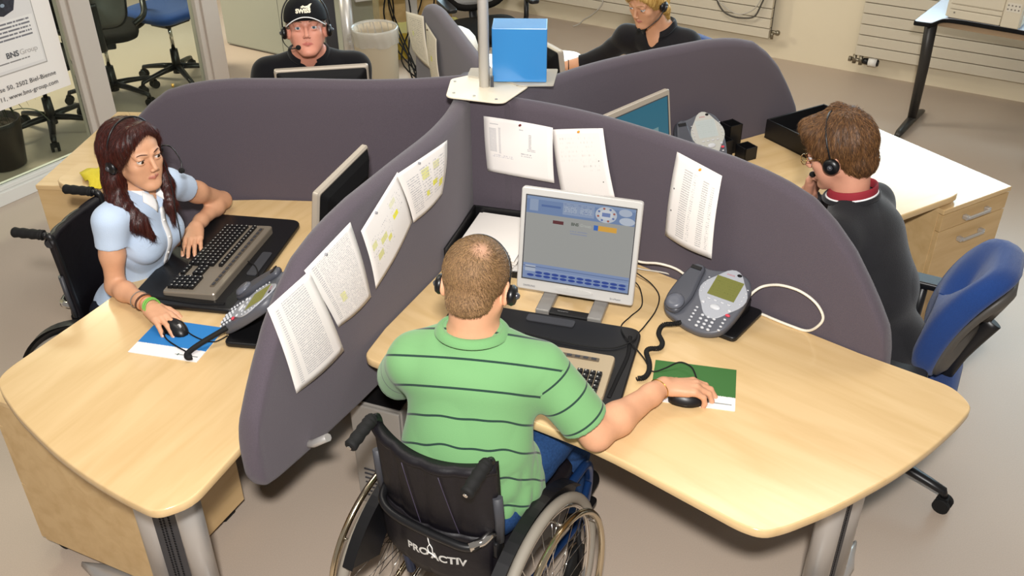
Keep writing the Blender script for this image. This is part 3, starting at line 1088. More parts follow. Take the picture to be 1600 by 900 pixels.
pinned(0, -1, [(.765, 1.203), (.479, 1.198), (.512, 1.023), (.69, 1.005)], pa4, 'sheet with yellow marks furthest from the viewer on the near left screen', G1, lift=(.005, .022, .012, .006), pincol='#8d8d92', pin=(.4, .95))
pb1 = uv_mat('print_table', P_, [], [(.07, .40, .17, .82, 20, '#b0afb4', .72), (.20, .38, .23, .84, 22, '#b0afb4', .7), (.08, .88, .20, .90, 1, '#9c9ba1', .8), (.09, .30, .40, .36, 2, '#bdb9c2', .5), (.50, .84, .56, .87, 1, '#b0afb4', .8), (.64, .55, .68, .80, 10, '#9c9ba1', .7), (.62, .50, .74, .55, 2, '#b0afb4', .6), (.52, .38, .68, .46, 2, '#b0afb4', .5)])
pb2 = uv_mat('handwriting', P_, [(.82, .55, .845, .565, '#5a5a5a', True), (.84, .25, .865, .265, '#5a5a5a', True)], [(.12, .55, .80, .90, 6, '#dbd5cf', .40), (.50, .40, .85, .58, 3, '#cfcbc7', .40)])
pb3 = uv_mat('print_columns', P_, [(.07, .60, .10, .62, '#5a5a5a', True), (.07, .34, .10, .36, '#5a5a5a', True)], [(.24, .08, .42, .88, 30, '#bcb9b9', .62), (.46, .08, .52, .88, 30, '#bcb9b9', .5), (.66, .08, .78, .86, 30, '#bcb9b9', .6), (.84, .08, .90, .84, 30, '#bcb9b9', .5)])
G2 = 'papers pinned to the screen behind the silver monitor'
pinned(1, 1, [(.045, 1.149), (.30, 1.15), (.314, .95), (.055, .942)], pb1, 'landscape sheet with a small table, leftmost paper behind the silver monitor', G2, lift=(.006, .008, .016, .006), pincol='#6b2020', pin=(.52, .94))
pinned(1, 1, [(.292, 1.139), (.493, 1.191), (.561, .956), (.345, .880)], pb2, 'handwritten sheet with an orange pin, just above the silver monitor', G2, lift=(.001, .006, .010, .004), pincol='#e39a2a', pin=(.52, .96))
pinned(1, 1, [(.775, 1.189), (.95, 1.171), (.953, .887), (.762, .890)], pb3, 'curling sheet of printed columns, rightmost paper behind the silver monitor', G2, lift=(.004, .030, .036, .008), pincol='#e39a2a', pin=(.55, .95), bulge=.02)
pe1 = uv_mat('print_far', '#dcd2c0', [(.3, .5, .4, .6, '#d8d890')], [(.15, .1, .85, .9, 20, '#a8a093', .5)])
pe2 = uv_mat('print_far_two', '#dcd2c0', [(.42, .42, .56, .52, '#e0dc70')], [(.15, .1, .3, .85, 20, '#a8a093', .5), (.4, .1, .6, .8, 16, '#a8a093', .4), (.7, .2, .8, .8, 10, '#a8a093', .4)])
G3 = 'papers pinned to the far screen'
pinned(3, -1, [(1.44, 1.07), (1.19, 1.115), (1.07, .90), (1.39, .89)], pe1, 'paper curling off the outer end of the far screen', G3, lift=(.045, .004, .004, .03), pins=False)
pinned(3, -1, [(1.15, 1.098), (.86, 1.11), (.78, .93), (1.03, .86)], pe2, 'paper with a yellow mark on the far screen, nearer the pole', G3, lift=(.004, .012, .018, .010), pincol='#5a4a3a', pin=(.22, .93))

# loose pin on the left screen
c = arm_frame(4) @ Vector((1.19, 0, 1.172))
tag(MB().cyl((c.x, c.y, c.z), (c.x, c.y, c.z + .012), .005, .0055, 12).build('push_pin', mat('brass_pin', '#c7a24a', .3, metal=.6)), 'small brass push pin stuck in the top of the left screen', 'pin')


# ------------------------------------------------------------------ cables
def cable(pts, r, m, label, cat='cable', n=8, name='cable', group=None):
    o = MB().tube(spline(pts, n), r, 8).build(name, m)
    return tag(o, label, cat, group)


m_cblw = mat('cable_white', '#e2dccd', .45)
m_cblg = mat('cable_grey', '#b9b4aa', .45)
cable([(.40, -.50, .80), (.469, -.529, .785), (.526, -.567, .80), (.583, -.589, .79), (.625, -.641, .775), (.64, -.66, .76)], .0042, m_cblw, 'upper white cable between the silver monitor and the phone')
cable([(.42, -.50, .76), (.471, -.525, .755), (.546, -.535, .746), (.598, -.569, .746), (.63, -.64, .757)], .0028, m_cblg, 'thinner grey cable below the white one, between monitor and phone')
cable([(.76, -.805, .815), (.785, -.792, .835), (.814, -.788, .849), (.851, -.821, .872), (.898, -.862, .876), (.938, -.898, .857), (.960, -.918, .820), (.952, -.912, .782), (.932, -.884, .7465), (.888, -.853, .7455), (.846, -.816, .7455), (.81, -.785, .7455), (.74, -.76, .7455)], .0044, m_cblw, 'white cable looping out from the right of the phone')
cable([(.40, -.62, .83), (.448, -.629, .80), (.495, -.629, .76), (.514, -.675, .7435), (.492, -.756, .7435), (.446, -.839, .7435), (.415, -.90, .757), (.395, -.947, .7665), (.334, -.983, .7665), (.259, -.975, .7665), (.167, -.943, .7665), (.074, -.901, .7665)], .0022, m_rubber, 'black keyboard cable from the monitor across the platform')
cable([(.39, -.66, .82), (.435, -.683, .80), (.457, -.666, .75), (.449, -.733, .7435), (.407, -.789, .7435), (.37, -.855, .755), (.37, -.916, .765), (.397, -.985, .765), (.418, -1.028, .756), (.43, -1.063, .745), (.445, -1.07, .7445), (.474, -1.062, .75), (.516, -1.049, .76), (.545, -1.075, .762), (.552, -1.118, .757)], .0021, m_rubber, 'black mouse cable arching over the green mouse pad')


def coil(pts, R, r, turns, label):
    c = spline(pts, 24)
    P = [Vector(p) for p in c]
    L = [0]
    for a, b_ in zip(P, P[1:]):
        L.append(L[-1] + (b_ - a).length)
    out = []
    N = turns * 8
    for i in range(N + 1):
        d = L[-1] * i / N
        j = min(range(len(L)), key=lambda q: abs(L[q] - d))
        tt = (P[min(j + 1, len(P) - 1)] - P[max(j - 1, 0)]).normalized()
        s = tt.cross(Vector((0, 0, 1))).normalized()
        u_ = s.cross(tt)
        a = 2 * PI * i / 8
        out.append(P[j] + (s * math.cos(a) + u_ * math.sin(a)) * R)
    o = MB().tube(out, r, 5).build('coiled_cord', m_rubber)
    return tag(o, label, 'cord')


coil([(.548, -.870, .775), (.525, -.874, .772), (.496, -.865, .762), (.479, -.894, .753), (.483, -.941, .752), (.470, -.968, .752), (.440, -.975, .755), (.428, -.993, .755), (.430, -1.036, .752), (.424, -1.076, .751), (.407, -1.105, .751), (.385, -1.110, .751)], .0062, .0021, 74, 'black coiled phone cord between the keyboard platform and the grey phone')
cable([(-.975, -.832, .757), (-.955, -.842, .748), (-.935, -.857, .7445), (-.90, -.88, .7445), (-.86, -.89, .7445), (-.83, -.86, .7445)], .0021, m_rubber, 'black mouse cable on the blue mouse pad')
t = thing('headset_cord', 'black headset cord with a plug lying across the blue mouse pad', 'cord', (0, 0, 0))
MB().tube(spline([(-1.045, -.812, .75), (-1.015, -.868, .7455), (-.971, -.911, .7455), (-.935, -.94, .7465), (-.918, -.96, .7475)], 8), .0024, 8).build('thin_cord', m_rubber, t)
MB().tube([(-1.052, -.80, .752), (-1.038, -.828, .752), (-1.022, -.856, .750)], [.006, .0085, .004], 10).build('plug', m_black, t)
MB().tube(spline([(-.775, -.845, .80), (-.796, -.864, .795), (-.836, -.889, .782), (-.88, -.913, .766), (-.912, -.938, .755), (-.924, -.962, .752), (-.917, -.978, .752), (-.905, -.975, .752)], 8), .0085, 10).build('thick_cord', m_rubber, t)
cable([(-.76, -.705, .765), (-.777, -.696, .756), (-.80, -.672, .757), (-.812, -.64, .7665), (-.808, -.60, .7665), (-.80, -.55, .7665), (-.82, -.49, .7665), (-.86, -.45, .7665)], .0021, m_rubber, 'thin black cable on the platform in front of the woman')

# cables on the radiator
cable([(1.60, 3.93, .80), (1.642, 3.874, .463), (1.687, 3.845, .348), (1.751, 3.803, .302), (1.835, 3.747, .298), (1.907, 3.70, .321), (1.938, 3.68, .402), (1.96, 3.67, .52), (1.96, 3.68, .80)], .006, mat('cable_dark', '#4a463f', .6), 'dark cable hanging in a loop over the left radiator')
cable([(1.62, 3.92, .80), (1.633, 3.88, .462), (1.724, 3.82, .354), (1.812, 3.763, .322), (1.89, 3.712, .365), (1.927, 3.687, .428), (1.942, 3.677, .505), (1.94, 3.68, .80)], .004, m_cblg, 'grey cable hanging beside the dark loop on the left radiator')
cable([(.90, 4.39, .60), (.869, 4.410, .278), (.848, 4.425, .197), (.788, 4.46, .123), (.725, 4.50, .07), (.691, 4.52, .03), (.64, 4.53, .006)], .005, m_cblg, 'grey cable hanging down the wall left of the blonde person')


# ------------------------------------------------------------------ poster on the glass
pt = thing('wall_poster', 'large white poster stuck on the glass wall at upper left, with the address line', 'poster', GX @ Vector((0.0, -.012, 0)), math.atan2(.839, .545))
b = MB()
b.quad([(-.36, 0, .487), (.475, 0, .497), (.475, 0, 1.62), (-.36, 0, 1.62)])
b.build('poster_sheet', mat('poster_white', '#ebe4de', .5), pt)
b = MB()
b.quad([(-.25, -.002, .668), (.367, -.002, .668), (.367, -.002, 1.45), (-.25, -.002, 1.45)])
b.build('inner_panel', uv_mat('poster_panel', '#dcd7d4', [(0, .02, .985, .34, '#e6e1dd')], [(.3, .20, .945, .33, 5, '#77757a', .62), (.45, .055, .86, .075, 1, '#8b8785', .6)], rough=.5), pt)
b = MB()
b.box2((-.25, -.0016, .662), (.372, -.0012, .668)).box2((.367, -.0016, .662), (.372, -.0012, 1.45))
b.build('panel_edge', mat('poster_grey', '#a9a29b', .6), pt)
# photograph printed on the poster: a dark machine part
b = MB()
pv = [(-.13, 1.2), (-.12, 1.02), (-.04, .985), (.10, .985), (.20, .955), (.262, .975), (.285, 1.03), (.27, 1.08), (.28, 1.2)]
b.add([(x, -.0035, z) for x, z in pv], [tuple(range(len(pv)))])
ph = b.build('printed_photo', mat('photo_dark', '#2b2a33', .4, noise=(45, .5, 2)), pt)
b = MB()
random.seed(3)
for i in range(16):
    x, z = random.uniform(-.09, .25), random.uniform(.995, 1.15)
    r = random.uniform(.008, .02)
    b.add([(x + r * math.cos(a) * 1.3, -.0045, z + r * math.sin(a)) for a in np.linspace(0, 2 * PI, 11)[:-1]], [tuple(range(10))])
b.build('photo_highlight', mat('photo_light', '#8f9cab', .4), ph)
m_ink = mat('print_black', '#3b383b', .6)
PX = Matrix.Rotation(PI / 2, 4, 'X')
text_mesh('BNS', .041, mat('bns_grey', '#55565a', .6), pt, T(.150, -.003, .742) @ PX, bold=.0012)
text_mesh('Group', .041, mat('bns_pale', '#b5b0ad', .6), pt, T(.229, -.003, .742) @ PX, space=.97)
text_mesh('rasse 50, 2502 Biel-Bienne', .0345, m_ink, pt, T(.402, -.003, .583) @ PX, align='RIGHT', space=1.04)
text_mesh('11, www.bns-group.com', .0345, m_ink, pt, T(.402, -.003, .532) @ PX, align='RIGHT', space=1.04)


# ------------------------------------------------------------------ office chairs
m_blue = mat('blue_fabric', '#1b3a74', .9, spec=.2, noise=(500, .15, 2), bump=(600, .5), sheen=.2)
m_mesh = mat('grey_mesh', '#8c8b88', .8, noise=(700, .3, 1))
m_shell = mat('grey_shell', '#4a4743', .5)


def office_chair(loc, rz, label, seat_m, back='cushion', zs=.47, arms='T', base_rot=0.0, tilt=.12, group='swivel office chairs', bh=.52, bw=.44, back_off=.235):
    t = thing('office_chair', label, 'chair', loc, rz, group)
    # base with five arms and casters
    bs = thing_part('star_base', t)
    for i in range(5):
        a = base_rot + i * 2 * PI / 5
        c, s = math.cos(a), math.sin(a)
        b = MB()
        b.tube([(c * .03, s * .03, .115), (c * .12, s * .12, .108), (c * .24, s * .24, .090), (c * .29, s * .29, .080), (c * .30, s * .30, .055)], [.026, .023, .019, .018, .014], 10, flat=.8)
        b.build('base_arm', m_black, bs)
        b = MB()
        for q in (-1, 1):
            b.cyl((c * .30 - s * .009 * q, s * .30 + c * .009 * q, .028), (c * .30 - s * .025 * q, s * .30 + c * .025 * q, .028), .028, seg=18)
        b.box((c * .30, s * .30, .045), (.03, .03, .03), rz=a)
        b.build('caster', m_rubber, bs)
    MB().cyl((0, 0, .07), (0, 0, .24), .033, .027).build('column_sleeve', m_black, t)
    MB().cyl((0, 0, .24), (0, 0, zs - .07), .014).build('gas_spring', m_chrome, t)
    MB().box((0, -.02, zs - .06), (.16, .22, .05)).build('mechanism', m_black, t, bevel=.01)
    rings = []
    for z, k in ((0, .86), (.012, .96), (.035, 1.0), (.055, .985), (.068, .90), (.072, .7)):
        rings.append([(x * k, y * k, zs - .025 + z + .010 * math.cos(3 * y) - .008) for x, y in rrect(.48, .46, .13, 6)])
    MB().ring_loft(rings).build('seat', seat_m, t)
    # back
    B = T(0, -back_off, zs + .10) @ Matrix.Rotation(tilt, 4, 'X')
    if back == 'cushion':
        rings = []
        out = round_poly([(-bw / 2 * .86, 0), (bw / 2 * .86, 0), (bw / 2, bh * .5), (bw / 2 * .9, bh), (-bw / 2 * .9, bh), (-bw / 2, bh * .5)], [.09, .09, .1, .14, .14, .1], 6)
        cz = bh / 2

        def bend(x, z):
            return -.9 * x * x * -1 + .30 * (z / bh - .45) ** 2 * -.35
        for d, k in ((-.048, .02), (-.048, .5), (-.048, .90), (-.045, .97), (-.030, 1.0), (.0, 1.0), (.022, .965), (.034, .86), (.037, .6), (.038, .3), (.038, .02)):
            rings.append([(x * k, d + bend(x, z), cz + (z - cz) * k) for x, z in out])
        MB(B).ring_loft(rings).build('backrest', seat_m, t)
        rings = []
        for d, k in ((-.077, .02), (-.076, .35), (-.075, .60), (-.072, .80), (-.058, .92), (-.046, .93)):
            rings.append([(x * k, d + bend(x, z), cz * .92 + (z - cz) * k * .92) for x, z in out])
        MB(B).ring_loft(rings).build('back_shell', m_shell, t)
    else:
        fr = [(x, z) for x, z in rrect(bw, bh, .18, 8, c=(0, bh / 2))]
        MB(B).tube([(x, -.9 * x * x * -1 * .5, z) for x, z in fr], .024, 10, loop=True).build('back_frame', seat_m, t)
        MB(B).add([(x, .45 * x * x, z) for x, z in fr], [tuple(range(len(fr)))]).build('back_mesh', m_mesh, t, solid=.004)
    b = MB()
    b.tube(spline([(0, -.05, zs - .05), (0, -back_off + .03, zs - .06), (0, -back_off - .065, zs + .0), (0, -back_off - .08 - .10 * tilt, zs + .14), (0, -back_off - .085 - .28 * tilt, zs + .28)], 5), [.03] * 21, 10, flat=.45)
    b.build('back_bar', m_black, t)
    if arms == 'T':
        for s in (-1, 1):
            b = MB()
            b.tube([(s * .16, -.02, zs - .05), (s * .27, -.03, zs - .03), (s * .29, -.04, zs + .06), (s * .29, -.04, zs + .19)], .017, 10)
            b.prism(rrect(.07, .27, .03, 4, c=(s * .285, .0)), zs + .185, zs + .212, chamfer=.006)
            b.build('armrest', m_black, t)
    elif arms == 'loop':
        for s in (-1, 1):
            b = MB()
            b.tube(spline([(s * .20, .10, zs - .03), (s * .29, .14, zs + .02), (s * .30, .15, zs + .16), (s * .30, .08, zs + .22), (s * .30, -.12, zs + .22), (s * .29, -.22, zs + .15), (s * .22, -.24, zs + .10)], 6), .019, 10)
            b.build('armrest', m_black, t)
    return t


def thing_part(name, parent):
    o = bpy.data.objects.new(name, None)
    COL.objects.link(o)
    o.parent = parent
    return o


m_bfab = mat('black_fabric', '#171513', .9, spec=.15)
office_chair((1.295, -.705, 0), math.radians(60), 'blue office chair with black armrests, carrying the man in glasses', m_blue, tilt=.33, zs=.46, bh=.44, bw=.37, back_off=.09, base_rot=-.55)
office_chair((-2.28, 3.36, 0), math.radians(150), 'blue-framed swivel chair with grey mesh back, behind the glass wall left of the second post', m_blue, back='mesh', base_rot=.18, zs=.50, group='chairs behind the glass wall', arms='none', tilt=-.35)
office_chair((-2.62, 3.02, 0), math.radians(20), 'black chair with looped armrests right behind the first glass wall post', m_bfab, arms='loop', group='chairs behind the glass wall', base_rot=.5)
office_chair((-2.82, 2.45, 0), math.radians(200), 'black swivel chair whose star base shows under the poster', m_bfab, arms='none', group='chairs behind the glass wall', base_rot=.35)
office_chair((-.05, 3.05, 0), math.radians(200), 'black chair with grey mesh back beyond the silver pole, cut by the top edge', m_bfab, back='mesh', arms='T', base_rot=.2, zs=.44, tilt=.1, group='chairs beyond the desk cluster')
office_chair((.87, 1.42, 0), math.radians(122), 'blue chair of the blonde person, an edge showing behind her shoulder', m_blue, base_rot=.2, tilt=.15, group='chairs beyond the desk cluster', zs=.46, bh=.29)
office_chair((-.93, 1.02, 0), math.radians(215), 'black chair of the man in the cap', m_bfab, base_rot=.2, tilt=.15, group='chairs beyond the desk cluster', arms='none', bh=.25, zs=.45)


# ------------------------------------------------------------------ waste bin
t = thing('waste_bin', 'beige cylindrical waste bin with a clear liner folded over its rim', 'bin', (-.755, 2.62, 0))
MB().lathe([(.118, 0), (.122, .004), (.138, .55), (.141, .60), (.136, .602), (.132, .55), (.116, .012), (.001, .010)], 40).build('bin_body', mat('bin_beige', '#b5a891', .45), t)
rings = []
random.seed(5)
for z, r0, am in ((.30, .122, .004), (.52, .131, .004), (.60, .136, .002), (.616, .142, .002), (.605, .148, .002), (.57, .146, .004), (.535, .145, .005), (.515, .143, .006)):
    rings.append([((r0 + am * math.sin(k * 2.3 + z * 40) * math.sin(k * .9)) * math.cos(2 * PI * k / 72), (r0 + am * math.sin(k * 2.3 + z * 40) * math.sin(k * .9)) * math.sin(2 * PI * k / 72), z + (.006 * math.sin(k * .5) if z < .56 and z > .5 else 0)) for k in range(72)])
b = MB()
b.ring_loft(rings, closed_ends=False)
b.build('bin_liner', mat('liner_film', '#c9c4ba', .18, spec=.8, alpha=.55), t)
b = MB()
for i in range(3):
    b.tube(spline([(-.135, -.02, .585), (-.165 - i * .004, -.02, .57 - i * .012), (-.168, -.015, .53 - i * .01), (-.145, -.01, .52)], 5), .004, 6)
b.build('liner_knot', MATS['liner_film'], t)


# ------------------------------------------------------------------ back furniture behind the man in the cap
m_board = mat('grey_green_gloss', '#a3a698', .25, spec=.6)
t = thing('cupboard', 'tall grey-green glossy cupboard front behind the man in the cap', 'cupboard', (-1.62, 3.86, 0), math.radians(-32))
MB().box2((-.60, 0, .01), (.62, .35, 1.9)).build('cupboard_body', m_board, t, bevel=.004)
MB().box2((-.598, -.004, .02), (.0, 0, 1.89)).build('door_panel', m_board, t, bevel=.002)
MB().box2((.004, -.004, .02), (.618, 0, 1.89)).build('door_panel', m_board, t, bevel=.002)
MB().box2((-.33, -.0045, .50), (-.20, -.004, .72)).build('notice', mat('faint_notice', '#94978a', .4), t)

t = thing('back_desk', 'desk with a silver tube leg, standing behind the man in the cap', 'desk', (-.95, 3.10, 0), math.radians(25))
MB().prism(rrect(1.5, .8, .05, c=(.62, .45)), .715, .742).build('desktop', m_wood, t)
lg = MB().cyl((-.03, .06, .02), (-.03, .06, .715), .042, seg=24).build('leg', m_alu, t)
MB().cyl((-.03, .06, .665), (-.03, .06, .69), .049, seg=24).build('leg_collar', m_black, lg)
MB().prism(rrect(.09, .6, .03, c=(-.03, .3)), .003, .028).build('foot', m_alu, lg)
b = MB()
b.box2((.03, .02, .62), (.75, .06, .70))
b.build('cable_channel', mat('tray_grey', '#a8a59e', .5), t)
MB().box2((-.17, .12, .02), (-.09, .16, .70)).build('end_panel', m_darkgrey, t)
b = MB()
for i in range(9):
    b.cyl((.07 + i * .075, .019, .66), (.07 + i * .075, .0165, .66), .008, seg=10)
b.build('channel_holes', m_blackmat, t)
t = thing('floor_column', 'pale grey cable column with a foot plate, right of the waste bin', 'column', (-.60, 3.55, 0), math.radians(10))
MB().box2((-.04, -.03, .01), (.04, .03, .74)).build('column_body', mat('pale_column', '#b9b6ae', .4), t, bevel=.004)
MB().box2((-.05, -.055, 0), (.05, .055, .01)).build('foot_plate', MATS['pale_column'], t)
yb = tag(MB(T(-.55, 3.95, 0) @ rotz(.3)).box2((-.28, -.12, 0), (.30, .16, .20)).build('yellow_box', mat('yellow_card', '#b59b33', .7), bevel=.006), 'yellow box on the floor behind the waste bin and the cables', 'box')
tag(MB(T(-.70, 4.45, 0) @ rotz(.45)).box2((-.30, -.14, 0), (.32, .16, .36)).build('wooden_crate', m_cab, bevel=.006), 'light wooden crate on the floor behind the silver desk leg', 'box')
random.seed(11)
for i in range(7):
    x0, y0 = random.uniform(-.78, -.48), random.uniform(3.2, 3.7)
    pts = [(x0, y0, .70), (x0 + random.uniform(-.05, .05), y0, .45), (-.60 + random.uniform(-.12, .10), 3.25 + random.uniform(-.1, .1), random.uniform(.05, .25)), (-.50 + random.uniform(-.1, .12), 3.0 + random.uniform(-.12, .12), random.uniform(.02, .12)), (-.55 + random.uniform(-.15, .1), 2.85 + random.uniform(-.1, .1), .012), (-.50 + random.uniform(-.15, .1), 3.1, .012)]
    cable(pts, .0055, m_rubber, 'black cable in the hanging tangle right of the waste bin', group='tangled black cables')


# ------------------------------------------------------------------ printer table
TX_ = T(2.441, 2.228, 0) @ rotz(math.radians(-38))
t = thing('side_table', 'side table with top coloured for blue-white window glare, black edge and black leg at upper right', 'table', (2.441, 2.228, 0), math.radians(-38))
out = round_poly([(0, 0), (.092, .015), (.125, .165), (.22, .18), (.95, .18), (1.04, .165), (1.07, .015), (1.17, 0), (1.17, .70), (0, .70)], [.02, .02, .05, .06, .06, .05, .02, .02, .02, .02], 4)
MB().prism(out, .706, .730, chamfer=.002).build('table_edge', m_blackmat, t)
MB().prism([(.585 + (x - .585) * .992, .35 + (y - .35) * .988) for x, y in out], .728, .7325).build('tabletop', mat('glare_blue_top', '#c2c9d6', .28, spec=.6), t)  # blue-white window glare is put into the tabletop colour
m_leg = mat('leg_charcoal', '#3a3835', .4, metal=.4)
for x in (.055, .82):
    lg = MB().tube([(x, .28, .03), (x - .0, .26, .40), (x, .20, .706)], [.024, .028, .032], 16, flat=1.2).build('leg', m_leg, t)
    MB().tube([(x, .0, .018), (x, .06, .03), (x, .28, .042), (x, .46, .03), (x, .52, .018)], [.018, .026, .030, .026, .018], 14, flat=.6).build('foot', m_leg, lg)
MB().box2((.05, .215, .665), (.82, .235, .705)).build('cross_rail', mat('rail_beige', '#a48a6c', .5), t)

t = thing('laser_printer', 'beige laser printer on the side table, cut by the top right corner', 'printer', TX_ @ Vector((.335, .36, .7325)), math.radians(-38))
m_pr = mat('printer_beige', '#d0c6b0', .5)
MB().box2((-.205, -.20, .012), (.205, .22, .36)).build('housing', m_pr, t, bevel=.006)
MB().box2((-.185, -.215, .012), (.098, -.20, .060)).build('paper_drawer', m_pr, t, bevel=.004)
MB().box2((-.185, -.212, .064), (.098, -.20, .088)).build('front_flap', m_pr, t, bevel=.003)
MB().box2((-.185, -.210, .094), (.098, -.20, .22)).build('front_door', m_pr, t, bevel=.003)
cp = MB().box2((.104, -.228, .012), (.200, -.20, .25)).build('control_panel', m_pr, t, bevel=.005)
b = MB()
for i in range(4):
    for j in range(2):
        b.cyl((.122 + i * .019, -.2285, .115 + j * .022), (.122 + i * .019, -.2305, .115 + j * .022), .0045, seg=10)
b.build('button', mat('button_grey', '#7b756c', .5), cp)
MB().box2((.116, -.2292, .102), (.190, -.228, .152)).build('button_plate', mat('plate_pale', '#d6cfc0', .4), cp)
MB().cyl((-.155, -.2155, .045), (-.155, -.2175, .045), .005, seg=12).build('drawer_button', MATS['button_grey'], t)
MB().box2((-.19, -.18, 0), (.19, .20, .012)).build('plinth', m_darkgrey, t)


# ------------------------------------------------------------------ potted plant behind the glass
t = thing('potted_plant', 'dark potted plant at the left edge, behind the glass wall', 'plant', (-2.93, 1.98, 0))
MB().lathe([(.10, 0), (.115, .01), (.145, .26), (.150, .29), (.140, .292), (.132, .25), (.001, .245)], 32).build('pot', mat('pot_dark', '#1e1614', .35), t)
MB().ball((0, 0, .245), (.13, .13, .03), 16).build('soil', mat('soil', '#2a1d14', .95, noise=(60, .4)), t)
random.seed(9)
for i in range(26):
    a = random.uniform(0, 2 * PI)
    l = random.uniform(.16, .34)
    h = random.uniform(.05, .28)
    P_ = spline([(0, 0, .25), (math.cos(a) * l * .4, math.sin(a) * l * .4, .27 + h), (math.cos(a) * l * .8, math.sin(a) * l * .8, .28 + h * .9), (math.cos(a) * l, math.sin(a) * l, .25 + h * .35)], 5)
    n_ = len(P_)
    MB().tube(P_, [.008 * math.sin(PI * (j + .6) / n_) + .0006 for j in range(n_)], 6, flat=.25).build('leaf', mat('leaf_dark', '#28301a', .5), t)


# ------------------------------------------------------------------ computer under the desk
t = thing('computer_tower', 'silver and black computer case under the desk, left of the nearest wheelchair', 'computer', (-.415, -.63, 0), math.radians(68))
m_pc = mat('pc_silver', '#a39e97', .35, metal=.35)
MB().box2((-.21, -.19, .015), (.21, .0, .46)).build('case', m_pc, t, bevel=.005)
MB().box2((-.222, -.185, .02), (-.21, -.005, .455)).build('front_panel', m_pc, t, bevel=.004)
MB().box2((-.205, -.18, .46), (.205, -.01, .463)).build('top_cover', m_black, t)
b = MB()
for i in range(7):
    b.box((-.10 + i * .003, -.1915, .08 + i * .018), (.12, .003, .004))
    b.box((-.2235, -.10, .06 + i * .020), (.003, .13, .005))
b.build('side_vents', m_darkgrey, t)
b = MB()
for i in range(5):
    b.ball((-.195, -.1905, .06 + i * .045), .004, 8)
b.build('rivet', m_chrome, t)
t = MB(T(-.40, -.70, .0) @ rotz(math.radians(68))).prism(rrect(.30, .16, .03), .63, .66, chamfer=.006).build('cable_basket', mat('basket_grey', '#8f8a84', .35, metal=.5))
t.parent = None
tag(t, 'pale metal cable basket hung under the desk edge, left of the green shirt', 'cable tray')
for s in (-1, 1):
    MB(T(-.40, -.70, .0) @ rotz(math.radians(68))).cyl((s * .13, 0, .655), (s * .13, 0, .712), .006).build('hanger', m_alu, t)


